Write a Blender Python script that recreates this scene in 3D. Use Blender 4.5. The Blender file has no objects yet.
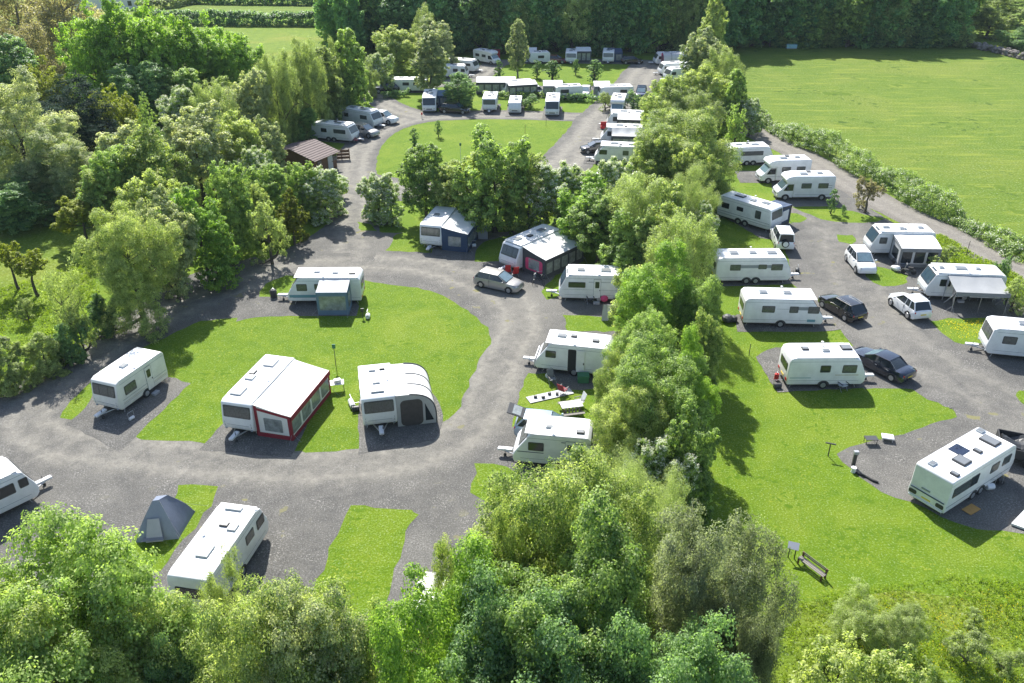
import bpy, bmesh, math, random
import numpy as np
from mathutils import Vector, Matrix
R_ = math.radians
random.seed(7)
scene = bpy.context.scene
C = scene.collection

# ---------------------------------------------------------------- camera
F_PX, HORIZ, KS = 840.0, -130.0, 0.0265
TH = math.atan((341.5 - HORIZ) / F_PX)
CAM_H = math.cos(TH) / KS
cT, sT = math.cos(TH), math.sin(TH)

def G(u, v, z=0.0):
    """point of height z seen at photo position (u, v)"""
    x = (u - 512) / F_PX; y = -(v - 341.5) / F_PX
    d = Vector((x, cT + y * sT, -sT + y * cT))
    return Vector((0, 0, CAM_H)) + d * ((CAM_H - z) / -d.z)

def PR(p):
    q = Vector(p) - Vector((0, 0, CAM_H))
    Z = q.y * cT - q.z * sT
    Y = q.y * sT + q.z * cT
    return 512 + F_PX * q.x / Z, 341.5 - F_PX * Y / Z, Z

cam_d = bpy.data.cameras.new('camera')
cam = bpy.data.objects.new('camera', cam_d); C.objects.link(cam)
cam.location = (0, 0, CAM_H); cam.rotation_euler = (R_(90) - TH, 0, 0)
cam_d.sensor_width = 36; cam_d.lens = 36 * F_PX / 1024
cam_d.clip_start = 0.5; cam_d.clip_end = 5000
scene.camera = cam

# ---------------------------------------------------------------- materials
MATS = {}
def nn(nt, t, **kw):
    n = nt.nodes.new(t)
    for k, v in kw.items():
        if k.startswith('i_'): n.inputs[k[2:].replace('_', ' ')].default_value = v
        else: setattr(n, k, v)
    return n
def simple(name, col, rough=0.5, metal=0.0, spec=0.5, noise=0.0, nscale=3.0, bump=0.0, coat=0.0, trans=0.0, alpha=1.0):
    m = bpy.data.materials.new(name); m.use_nodes = True; nt = m.node_tree
    b = nt.nodes['Principled BSDF']
    b.inputs['Base Color'].default_value = (*col, 1); b.inputs['Roughness'].default_value = rough
    b.inputs['Metallic'].default_value = metal; b.inputs['Specular IOR Level'].default_value = spec
    b.inputs['Coat Weight'].default_value = coat; b.inputs['Alpha'].default_value = alpha
    b.inputs['Transmission Weight'].default_value = trans
    if noise > 0:
        tc = nn(nt, 'ShaderNodeTexCoord'); no = nn(nt, 'ShaderNodeTexNoise'); no.inputs['Scale'].default_value = nscale
        no.inputs['Detail'].default_value = 6; no.inputs['Roughness'].default_value = 0.65
        nt.links.new(tc.outputs['Object'], no.inputs['Vector'])
        mr = nn(nt, 'ShaderNodeMapRange'); mr.inputs['From Min'].default_value = .3; mr.inputs['From Max'].default_value = .7
        mr.inputs['To Min'].default_value = 1 - noise; mr.inputs['To Max'].default_value = 1.0
        nt.links.new(no.outputs['Fac'], mr.inputs['Value'])
        mx = nn(nt, 'ShaderNodeMix', data_type='RGBA', blend_type='MULTIPLY'); mx.inputs['Factor'].default_value = 1
        mx.inputs['A'].default_value = (*col, 1)
        nt.links.new(mr.outputs['Result'], mx.inputs['B']); nt.links.new(mx.outputs['Result'], b.inputs['Base Color'])
        if bump > 0:
            bp = nn(nt, 'ShaderNodeBump'); bp.inputs['Distance'].default_value = bump
            nt.links.new(no.outputs['Fac'], bp.inputs['Height']); nt.links.new(bp.outputs['Normal'], b.inputs['Normal'])
    MATS[name] = m
    return m
simple('shell_white', (.78, .79, .80), .32, noise=.17, nscale=1.6)
simple('shell_cream', (.74, .73, .69), .38, noise=.2, nscale=1.6)
simple('roof_white', (.80, .80, .79), .5, noise=.14, nscale=2.2)
simple('plastic_white', (.7, .71, .72), .45, noise=.1)
simple('plastic_grey', (.30, .31, .33), .5)
simple('plastic_dark', (.035, .037, .04), .5)
simple('rubber', (.02, .02, .021), .85)
simple('alloy', (.45, .46, .48), .35, metal=.7)
simple('steel', (.42, .43, .45), .45, metal=.8)
simple('glass_dark', (.020, .026, .030), .08, spec=.8)
simple('glass_curtain', (.11, .125, .125), .12, noise=.6, nscale=9, spec=.8)
simple('glass_blue', (.04, .07, .10), .06, spec=1.0)
simple('glass_screen', (.16, .24, .28), .05, spec=1.0, noise=.3, nscale=2)
simple('acrylic_hatch', (.36, .40, .43), .25, noise=.1)
simple('hatch_dark', (.16, .17, .18), .3)
simple('decal_grey', (.22, .25, .27), .4)
simple('decal_navy', (.03, .05, .10), .4)
simple('decal_gold', (.30, .22, .10), .5)
simple('decal_teal', (.12, .28, .33), .4)
simple('lamp_red', (.45, .02, .02), .25)
simple('lamp_clear', (.30, .33, .36), .12)
simple('plate_yellow', (.65, .50, .05), .5)
simple('plate_white', (.7, .7, .68), .5)
simple('solar_blue', (.012, .020, .045), .12, spec=.8)
simple('cloth_offwhite', (.72, .72, .70), .8, noise=.12, nscale=1.4, bump=.02)
simple('cloth_lightgrey', (.46, .47, .48), .8, noise=.12, nscale=1.2, bump=.02)
simple('cloth_midgrey', (.30, .31, .32), .8, noise=.12, nscale=1.2, bump=.02)
simple('cloth_grey', (.20, .21, .225), .85, noise=.15, nscale=1.5, bump=.02)
simple('cloth_charcoal', (.065, .07, .08), .85, noise=.2, nscale=2)
simple('cloth_navy', (.035, .065, .13), .8, noise=.2, nscale=2)
simple('cloth_blue', (.12, .19, .28), .8, noise=.15, nscale=1.5, bump=.02)
simple('cloth_maroon', (.26, .02, .035), .8, noise=.15)
simple('cloth_red', (.55, .03, .03), .7, noise=.15)
simple('cloth_pink', (.60, .06, .16), .8)
simple('cloth_green', (.04, .16, .08), .7)
simple('mesh_brown', (.085, .075, .075), .7, noise=.3, nscale=4)
simple('tent_canvas', (.14, .17, .235), .75, noise=.15, nscale=1.5, bump=.02)
simple('tent_canvas_light', (.30, .34, .40), .75, noise=.15, nscale=1.5)
simple('pvc_window', (.33, .36, .36), .12, noise=.55, nscale=2.5, spec=.8)
simple('wood_brown', (.16, .085, .045), .8, noise=.35, nscale=6)
simple('wood_grey', (.24, .22, .20), .85, noise=.3, nscale=6)
simple('wood_orange', (.50, .27, .07), .7, noise=.2, nscale=6)
simple('paint_silver', (.34, .33, .32), .3, metal=.35, coat=.6)
simple('paint_whitecar', (.72, .73, .74), .22, coat=.7)
simple('paint_black', (.012, .011, .013), .2, coat=.8)
simple('paint_navy', (.012, .018, .035), .2, coat=.8)
simple('paint_darkblue', (.02, .035, .09), .25, coat=.7)
simple('paint_maroon', (.12, .01, .015), .25, coat=.7)
simple('paint_bluesilver', (.30, .38, .46), .25, metal=.4, coat=.7)
simple('trailer_black', (.03, .03, .032), .6, noise=.3)
simple('wall_white', (.72, .71, .68), .8, noise=.1)
simple('roof_brown', (.17, .125, .115), .8, noise=.3, nscale=4)
EXPOSURE = 1.07
simple('slate', (.08, .085, .10), .7, noise=.2)
simple('stone', (.26, .23, .20), .95, noise=.45, nscale=2.5, bump=.1)
simple('water_blue', (.22, .42, .50), .4)

def foliage_mat(name, dark, light, trans=.48, gloss=.35):
    m = bpy.data.materials.new(name); m.use_nodes = True; nt = m.node_tree; nt.nodes.clear()
    out = nn(nt, 'ShaderNodeOutputMaterial'); at = nn(nt, 'ShaderNodeAttribute', attribute_name='tone')
    oi = nn(nt, 'ShaderNodeObjectInfo')
    ad = nn(nt, 'ShaderNodeMath', operation='MULTIPLY_ADD'); ad.inputs[1].default_value = .3; ad.inputs[2].default_value = -.15
    nt.links.new(oi.outputs['Random'], ad.inputs[0])
    a2 = nn(nt, 'ShaderNodeMath', operation='ADD', use_clamp=True)
    nt.links.new(ad.outputs[0], a2.inputs[0]); nt.links.new(at.outputs['Fac'], a2.inputs[1])
    mx = nn(nt, 'ShaderNodeMix', data_type='RGBA'); mx.inputs['A'].default_value = (*dark, 1); mx.inputs['B'].default_value = (*light, 1)
    nt.links.new(a2.outputs[0], mx.inputs['Factor'])
    p = nn(nt, 'ShaderNodeBsdfPrincipled'); p.inputs['Roughness'].default_value = .5; p.inputs['Specular IOR Level'].default_value = gloss
    t = nn(nt, 'ShaderNodeBsdfTranslucent')
    br = nn(nt, 'ShaderNodeMix', data_type='RGBA', blend_type='MULTIPLY'); br.inputs['Factor'].default_value = 1; br.inputs['B'].default_value = (1.5, 1.6, .75, 1)
    nt.links.new(mx.outputs['Result'], br.inputs['A'])
    nt.links.new(mx.outputs['Result'], p.inputs['Base Color']); nt.links.new(br.outputs['Result'], t.inputs['Color'])
    ms = nn(nt, 'ShaderNodeMixShader'); ms.inputs[0].default_value = trans
    nt.links.new(p.outputs[0], ms.inputs[1]); nt.links.new(t.outputs[0], ms.inputs[2]); nt.links.new(ms.outputs[0], out.inputs[0])
    MATS[name] = m; return m
foliage_mat('leaf_mid', (0.093, 0.164, 0.043), (0.461, 0.587, 0.182))
foliage_mat('leaf_fresh', (0.126, 0.206, 0.053), (0.574, 0.620, 0.246))
foliage_mat('leaf_bright', (0.130, 0.242, 0.035), (0.411, 0.568, 0.106))
foliage_mat('leaf_pale', (0.144, 0.213, 0.088), (0.620, 0.620, 0.392))
foliage_mat('leaf_dark', (0.071, 0.146, 0.064), (0.329, 0.480, 0.188))
foliage_mat('leaf_deep', (0.097, 0.224, 0.094), (0.312, 0.492, 0.177))
foliage_mat('leaf_olive', (0.138, 0.184, 0.063), (0.530, 0.609, 0.258), gloss=.4)
foliage_mat('leaf_grey', (.09, .112, .068), (.36, .40, .27), gloss=.4)
foliage_mat('leaf_conifer', (.012, .030, .020), (.035, .070, .042), trans=.12, gloss=.02)
foliage_mat('leaf_yellow', (.15, .19, .018), (.38, .41, .05))
foliage_mat('leaf_brown', (.20, .175, .105), (.46, .41, .27))
foliage_mat('leaf_golden', (.10, .125, .012), (.27, .30, .03))
foliage_mat('blossom', (.50, .52, .42), (.78, .78, .70), trans=.3)
foliage_mat('leaf_rough', (.14, .21, .015), (.32, .41, .04))
foliage_mat('petal_yellow', (.65, .48, .01), (.8, .62, .02))
simple('bark', (.10, .085, .065), .9, noise=.4, nscale=5, bump=.03)
simple('bark_grey', (.20, .18, .15), .9, noise=.4, nscale=5, bump=.03)

def ground_mat(name, cols, scales, rough=.95, bump=.04, bscale=9.0, speck=None, streak=None, worn=None):
    """cols: base, second, third (patches); scales: fine, mid, large"""
    m = bpy.data.materials.new(name); m.use_nodes = True; nt = m.node_tree; b = nt.nodes['Principled BSDF']
    b.inputs['Roughness'].default_value = rough; b.inputs['Specular IOR Level'].default_value = .15
    g = nn(nt, 'ShaderNodeNewGeometry')
    def noise(s, det=5, ro=.6, dist=0):
        n = nn(nt, 'ShaderNodeTexNoise'); n.inputs['Scale'].default_value = s; n.inputs['Detail'].default_value = det
        n.inputs['Roughness'].default_value = ro; n.inputs['Distortion'].default_value = dist
        nt.links.new(g.outputs['Position'], n.inputs['Vector']); return n
    def ramp(n, a, bb, lo=0., hi=1.):
        r = nn(nt, 'ShaderNodeMapRange'); r.inputs['From Min'].default_value = a; r.inputs['From Max'].default_value = bb
        r.inputs['To Min'].default_value = lo; r.inputs['To Max'].default_value = hi
        nt.links.new(n.outputs['Fac'], r.inputs['Value']); return r
    def mix(A, B, f, mode='MIX'):
        x = nn(nt, 'ShaderNodeMix', data_type='RGBA', blend_type=mode)
        for k, vv in (('A', A), ('B', B)):
            if isinstance(vv, tuple): x.inputs[k].default_value = (*vv, 1)
            else: nt.links.new(vv, x.inputs[k])
        if isinstance(f, float): x.inputs['Factor'].default_value = f
        else: nt.links.new(f, x.inputs['Factor'])
        return x.outputs['Result']
    nf = noise(scales[0], 4, .7); nm = noise(scales[1], 5, .65, .4); nl = noise(scales[2], 4, .55, .5)
    c = mix(cols[0], cols[1], ramp(nm, .35, .65).outputs['Result'])
    c = mix(c, cols[2], ramp(nl, .5, .68, 0, .8).outputs['Result'])
    c = mix(c, mix(c, (.0, .0, .0), .42), ramp(nf, .55, .28).outputs['Result'])
    c = mix(c, mix(c, (1., 1., 1.), .18), ramp(nf, .55, .75).outputs['Result'])
    if worn:
        at = nn(nt, 'ShaderNodeAttribute', attribute_name='worn'); nw = noise(.9, 5, .65, .6)
        wc = mix(worn[0], worn[1], ramp(noise(2.2, 5, .7), .35, .65).outputs['Result'])
        sm = nn(nt, 'ShaderNodeMath', operation='MULTIPLY_ADD'); sm.inputs[1].default_value = 2.6; sm.inputs[2].default_value = -1.35
        nt.links.new(nw.outputs['Fac'], sm.inputs[0])
        s2 = nn(nt, 'ShaderNodeMath', operation='ADD'); nt.links.new(sm.outputs[0], s2.inputs[0]); nt.links.new(at.outputs['Fac'], s2.inputs[1])
        s3 = nn(nt, 'ShaderNodeMath', operation='MULTIPLY', use_clamp=True); nt.links.new(s2.outputs[0], s3.inputs[0]); nt.links.new(at.outputs['Fac'], s3.inputs[1])
        s4 = nn(nt, 'ShaderNodeMapRange'); s4.inputs['From Max'].default_value = .7; nt.links.new(s3.outputs[0], s4.inputs['Value'])
        wc = mix(wc, mix(wc, (.0, .0, .0), .35), ramp(nf, .5, .3).outputs['Result'])
        c = mix(c, wc, s4.outputs['Result'])
    if streak:
        ns = noise(streak[0], 3, .6); 
        mp = nn(nt, 'ShaderNodeMapping'); mp.inputs['Scale'].default_value = streak[1]; mp.inputs['Rotation'].default_value = (0, 0, streak[3])
        nt.links.new(g.outputs['Position'], mp.inputs['Vector']); nt.links.new(mp.outputs[0], ns.inputs['Vector'])
        c = mix(c, streak[2], ramp(ns, .52, .7, 0, .55).outputs['Result'])
    if speck:
        for (s, thr, col, mask_s) in speck:
            vz = noise(s, 2, .5); mk = noise(mask_s, 2, .5)
            a = ramp(vz, thr, thr + .03); mm = ramp(mk, .52, .62)
            mu = nn(nt, 'ShaderNodeMath', operation='MULTIPLY'); nt.links.new(a.outputs[0], mu.inputs[0]); nt.links.new(mm.outputs[0], mu.inputs[1])
            c = mix(c, col, mu.outputs[0])
    nt.links.new(c, b.inputs['Base Color'])
    nb = noise(bscale, 5, .75)
    bp = nn(nt, 'ShaderNodeBump'); bp.inputs['Distance'].default_value = bump; bp.inputs['Strength'].default_value = 1.0
    nt.links.new(nb.outputs['Fac'], bp.inputs['Height']); nt.links.new(bp.outputs['Normal'], b.inputs['Normal'])
    MATS[name] = m; return m
ground_mat('lawn', ((.092, .168, .006), (.132, .208, .009), (.165, .228, .018)), (9.0, .9, .16), bump=.06, bscale=7.0, speck=[(2.6, .56, (.075, .142, .006), .35), (5.0, .60, (.185, .235, .025), .4)])
ground_mat('meadow', ((.095, .160, .012), (.125, .185, .018), (.165, .205, .030)), (4.0, .35, .045), bump=.10, bscale=3.0,
           speck=[(.8, .60, (.055, .10, .010), .10), (.35, .60, (.080, .135, .010), .05)], streak=(.5, (.25, 1.6, 1), (.22, .26, .035), .25))
ground_mat('rough_grass', ((.110, .180, .016), (.165, .235, .020), (.215, .240, .034)), (4.0, .6, .09), bump=.15, bscale=3.5,
           speck=[(5.0, .70, (.55, .45, .02), .35)])
ground_mat('gravel', ((.108, .105, .098), (.148, .142, .130), (.182, .174, .156)), (11.0, .8, .12), bump=.05, bscale=12.0,
           speck=[(.8, .66, (.19, .18, .09), .10), (9.0, .60, (.26, .25, .23), .5)], worn=((.185, .176, .154), (.262, .247, .216)))
ground_mat('lane_surface', ((.15, .138, .122), (.19, .176, .155), (.22, .205, .182)), (8.0, .8, .12), bump=.05, bscale=12.0, worn=((.19, .176, .155), (.25, .232, .205)))

# ---------------------------------------------------------------- objects
def tag(o, label=None, cat=None, group=None, kind=None):
    if label: o['label'] = label
    if cat: o['category'] = cat
    if group: o['group'] = group
    if kind: o['kind'] = kind
    return o
def thing(name, label, cat, loc=(0, 0, 0), rz=0, group=None):
    o = bpy.data.objects.new(name, None); C.objects.link(o); o.location = loc; o.rotation_euler = (0, 0, rz)
    o.empty_display_size = .3
    return tag(o, label, cat, group)

class MB:
    def __init__(s): s.v = []; s.f = []
    def add(s, vs, fs):
        o = len(s.v); s.v += [tuple(p) for p in vs]; s.f += [tuple(i + o for i in f) for f in fs]; return s
    def box(s, x0, x1, y0, y1, z0, z1):
        return s.add([(x, y, z) for z in (z0, z1) for y in (y0, y1) for x in (x0, x1)],
                     [(0, 2, 3, 1), (4, 5, 7, 6), (0, 1, 5, 4), (2, 6, 7, 3), (0, 4, 6, 2), (1, 3, 7, 5)])
    def prism(s, pts, y0, y1):
        n = len(pts)
        return s.add([(x, y0, z) for x, z in pts] + [(x, y1, z) for x, z in pts],
                     [tuple(range(n)), tuple(range(2 * n - 1, n - 1, -1))] + [(i, (i + 1) % n + 0, (i + 1) % n + n, i + n) for i in range(n)])
    def poly(s, pts, th=.02):
        """planar 3D polygon with thickness th"""
        pts = [Vector(p) for p in pts]; n = Vector((0, 0, 0))
        for i in range(len(pts)): n += pts[i].cross(pts[(i + 1) % len(pts)])
        n.normalize(); k = len(pts)
        return s.add([p - n * th / 2 for p in pts] + [p + n * th / 2 for p in pts],
                     [tuple(range(k - 1, -1, -1)), tuple(range(k, 2 * k))] + [(i, (i + 1) % k, (i + 1) % k + k, i + k) for i in range(k)])
    def slab(s, o, eu, ev, en, u0, u1, v0, v1, r=.05, th=.02, off=0.0, n=3):
        o, eu, ev, en = map(Vector, (o, eu, ev, en))
        r = min(r, (u1 - u0) / 2.01, (v1 - v0) / 2.01); pts = []
        for cx, cy, a0 in ((u1 - r, v1 - r, 0), (u0 + r, v1 - r, 90), (u0 + r, v0 + r, 180), (u1 - r, v0 + r, 270)):
            for k in range(n + 1):
                a = R_(a0 + 90 * k / n); pts.append(o + eu * (cx + r * math.cos(a)) + ev * (cy + r * math.sin(a)))
        k = len(pts)
        return s.add([p + en * off for p in pts] + [p + en * (off + th) for p in pts],
                     [tuple(range(k - 1, -1, -1)), tuple(range(k, 2 * k))] + [(i, (i + 1) % k, (i + 1) % k + k, i + k) for i in range(k)])
    def tube(s, p0, p1, r0, r1=None, n=8):
        r1 = r0 if r1 is None else r1; p0, p1 = Vector(p0), Vector(p1); d = (p1 - p0)
        if d.length < 1e-6: return s
        d.normalize(); a = d.cross(Vector((0, 0, 1)) if abs(d.z) < .9 else Vector((1, 0, 0))).normalized(); b = d.cross(a)
        vs = []
        for p, r in ((p0, r0), (p1, r1)):
            for i in range(n): t = 2 * math.pi * i / n; vs.append(p + a * r * math.cos(t) + b * r * math.sin(t))
        return s.add(vs, [(i, (i + 1) % n, (i + 1) % n + n, i + n) for i in range(n)] + [tuple(range(n - 1, -1, -1)), tuple(range(n, 2 * n))])
    def path(s, pts, r, n=6):
        for a, b in zip(pts, pts[1:]): s.tube(a, b, r, r, n)
        return s
    def ball(s, c, r, n=8, sz=1.0):
        vs = []; fs = []
        m = n // 2 + 1
        for j in range(m + 1):
            ph = math.pi * j / m
            for i in range(n):
                t = 2 * math.pi * i / n
                vs.append((c[0] + r * math.sin(ph) * math.cos(t), c[1] + r * math.sin(ph) * math.sin(t), c[2] + r * sz * math.cos(ph)))
        for j in range(m):
            for i in range(n): fs.append((j * n + i, j * n + (i + 1) % n, (j + 1) * n + (i + 1) % n, (j + 1) * n + i))
        return s.add(vs, fs)
    def loft(s, rings, cap=True):
        n = len(rings[0]); o = len(s.v)
        for r in rings: s.v += [tuple(p) for p in r]
        for j in range(len(rings) - 1):
            for i in range(n):
                s.f.append((o + j * n + i, o + j * n + (i + 1) % n, o + (j + 1) * n + (i + 1) % n, o + (j + 1) * n + i))
        if cap: s.f.append(tuple(o + i for i in range(n - 1, -1, -1))); s.f.append(tuple(o + (len(rings) - 1) * n + i for i in range(n)))
        return s
    def grid(s, fn, nu, nv, th=.02):
        top = [[Vector(fn(i / nu, j / nv)) for i in range(nu + 1)] for j in range(nv + 1)]
        vs = []; fs = []; W = nu + 1
        for dz in (0, -th):
            for row in top:
                for p in row: vs.append((p.x, p.y, p.z + dz))
        o = W * (nv + 1)
        for j in range(nv):
            for i in range(nu):
                a = j * W + i; fs.append((a, a + 1, a + 1 + W, a + W)); fs.append((o + a, o + a + W, o + a + 1 + W, o + a + 1))
        for i in range(nu): fs.append((i, o + i, o + i + 1, i + 1)); a = nv * W + i; fs.append((a, a + 1, o + a + 1, o + a))
        for j in range(nv): a = j * W; fs.append((a, a + W, o + a + W, o + a)); a = j * W + nu; fs.append((a, o + a, o + a + W, a + W))
        return s.add(vs, fs)
    def build(s, name, mat, parent=None, bevel=0, seg=2, smooth=False, ang=None):
        me = bpy.data.meshes.new(name); bm = bmesh.new()
        vv = [bm.verts.new(p) for p in s.v]
        for f in s.f:
            try: bm.faces.new([vv[i] for i in f])
            except ValueError: pass
        if s.f:
            bmesh.ops.remove_doubles(bm, verts=bm.verts, dist=1e-5)
            bmesh.ops.recalc_face_normals(bm, faces=bm.faces)
        if bevel > 0:
            es = [e for e in bm.edges if len(e.link_faces) == 2 and e.calc_face_angle(0) > R_(25)]
            bmesh.ops.bevel(bm, geom=es, offset=bevel, segments=seg, profile=.5, affect='EDGES', clamp_overlap=True)
        if smooth:
            for f in bm.faces: f.smooth = True
            if ang:
                for e in bm.edges:
                    if len(e.link_faces) == 2 and e.calc_face_angle(0) > R_(ang): e.smooth = False
        bm.to_mesh(me); bm.free()
        me.materials.append(MATS[mat] if isinstance(mat, str) else mat)
        o = bpy.data.objects.new(name, me); C.objects.link(o)
        if parent: o.parent = parent
        return o

# ---------------------------------------------------------------- ground sheets
def smooth_pts(pts, sub=5, jit=.10, seed=1, sharp=False):
    rnd = random.Random(seed); n = len(pts); out = []
    for i in range(n):
        p0, p1, p2, p3 = pts[(i - 1) % n], pts[i], pts[(i + 1) % n], pts[(i + 2) % n]
        L = (p2 - p1).length; k = max(2, min(40, int(L / .7)))
        for j in range(k):
            t = j / k
            if sharp: q = p1.lerp(p2, t)
            else:
                # centripetal-like damping: Catmull-Rom with tangents limited by this span
                m1 = (p2 - p0) * .5; m2 = (p3 - p1) * .5
                if (p1 - p0).angle(p2 - p1, 0) > .75: m1 = (p2 - p1)
                if (p2 - p1).angle(p3 - p2, 0) > .75: m2 = (p2 - p1)
                if m1.length > L: m1 = m1 * (L / m1.length)
                if m2.length > L: m2 = m2 * (L / m2.length)
                q = (2 * t**3 - 3 * t**2 + 1) * p1 + (t**3 - 2 * t**2 + t) * m1 + (-2 * t**3 + 3 * t**2) * p2 + (t**3 - t**2) * m2
            q = q + Vector((rnd.uniform(-jit, jit), rnd.uniform(-jit, jit), 0)); out.append(q)
    return out
def sheet(name, px, z, mat, raise_=0.0, jit=.10, seed=1, sharp=False, world=False):
    pts = [Vector((p[0], p[1], 0)) if world else G(*p) for p in px]
    pts = smooth_pts(pts, jit=jit, seed=seed, sharp=sharp) if not world else pts
    bm = bmesh.new(); top = [bm.verts.new((p.x, p.y, z + raise_)) for p in pts]
    f = bm.faces.new(top); f.normal_update()
    if f.normal.z < 0: f.normal_flip()
    if raise_ > 0:
        bot = [bm.verts.new((p.x, p.y, z - .002)) for p in pts]; n = len(pts)
        for i in range(n):
            bm.faces.new((top[i], top[(i + 1) % n], bot[(i + 1) % n], bot[i]))
    bmesh.ops.triangulate(bm, faces=[f])
    bmesh.ops.recalc_face_normals(bm, faces=bm.faces)
    me = bpy.data.meshes.new(name); bm.to_mesh(me); bm.free(); me.materials.append(MATS[mat])
    o = bpy.data.objects.new(name, me); C.objects.link(o); o['kind'] = 'structure'
    return o
# ---------------------------------------------------------------- vehicles
def place2(A, B, hint, W, z=.35, L=None):
    """frame of a vehicle whose near lower side runs from A (rear) to B (front)"""
    pa, pb = G(A[0], A[1], z), G(B[0], B[1], z); h = G(hint[0], hint[1], z)
    d = pb - pa; ln = d.length if L is None else L; d.normalize()
    n = Vector((-d.y, d.x, 0)); side = 1 if (h - pa).dot(n) > 0 else -1
    mid = (pa + pb) / 2 + n * side * W / 2
    return Vector((mid.x, mid.y, 0)), math.atan2(d.y, d.x), ln

def wheel(root, x, y, r=.32, w=.2, s=1):
    t = MB(); t.tube((x, y - s * w, r), (x, y, r), r, r, 18); o = t.build('wheel', 'rubber', root, bevel=.02, seg=1)
    m = MB(); m.tube((x, y - .01 * s, r), (x, y + .012 * s, r), r * .62, r * .58, 14); m.build('rim', 'alloy', o)
    return o

def side_window(root, x0, x1, z0, z1, s, W, glass='glass_curtain', pane=True, r=.07):
    f = MB().slab((0, s * W / 2, 0), (1, 0, 0), (0, 0, 1), (0, s, 0), x0, x1, z0, z1, r, .03, -.005).build('window', 'plastic_dark', root)
    if pane:
        MB().slab((0, s * W / 2, 0), (1, 0, 0), (0, 0, 1), (0, s, 0), x0 + .05, x1 - .05, z0 + .05, z1 - .05, r * .7, .01, .024).build('pane', glass, f)
    return f

def seg_slab(root, name, mat, p0, p1, y0, y1, t0=0., t1=1., r=.08, th=.03, off=-.005):
    """panel lying on the profile segment p0 -> p1 (x,z), spanning y0..y1"""
    a = Vector((p0[0], 0, p0[1])); b = Vector((p1[0], 0, p1[1])); e = (b - a); L = e.length; e.normalize()
    n = Vector((0, 1, 0)).cross(e); n = n if n.dot(Vector((a.x, 0, .6))) > 0 else -n
    return MB().slab(a, (0, 1, 0), e, n, y0, y1, t0 * L, t1 * L, r, th, off).build(name, mat, root)

def roof_box(root, x, y, l, w, H, dark=False, h=.11):
    l *= 1.1; w *= 1.1
    o = MB().box(x - l / 2, x + l / 2, y - w / 2, y + w / 2, H - .01, H + h).build('roof_hatch', 'acrylic_hatch' if not dark else 'plastic_dark', root, bevel=.02, seg=1)
    MB().box(x - l / 2 + .06, x + l / 2 - .06, y - w / 2 + .06, y + w / 2 - .06, H + h - .005, H + h + .012).build('hatch_dome', 'hatch_dark', o)
    return o

PROF = {
 'modern': lambda R, F, H: [(R + .06, .36), (R, .9), (R + .03, 2.2), (R + .16, H - .08), (R + .5, H), (F - 1.15, H), (F - .62, H - .18), (F - .12, 1.35), (F, .95), (F - .05, .6), (F - .25, .36)],
 'upright': lambda R, F, H: [(R + .05, .38), (R, .9), (R + .03, H - .2), (R + .2, H), (F - .55, H), (F - .22, H - .14), (F - .05, 1.3), (F, .95), (F - .08, .55), (F - .28, .38)],
 'wedge': lambda R, F, H: [(R + .05, .38), (R, .9), (R + .02, H - .25), (R + .25, H), (F - 1.35, H), (F - 1.05, H - .10), (F - .12, 1.15), (F, .85), (F - .03, .5), (F - .15, .38)],
 'flat': lambda R, F, H: [(R + .04, .34), (R - .02, .8), (R + .08, 1.2), (R + .10, H - .12), (R + .22, H), (F - .8, H), (F - .4, H - .2), (F - .06, 1.35), (F, .95), (F - .25, .34)],
}
FWIN = {'modern': (7, 6, .06, .88), 'upright': (6, 5, .12, .86), 'wedge': (6, 5, .25, .85), 'flat': (7, 6, .05, .85)}

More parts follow.
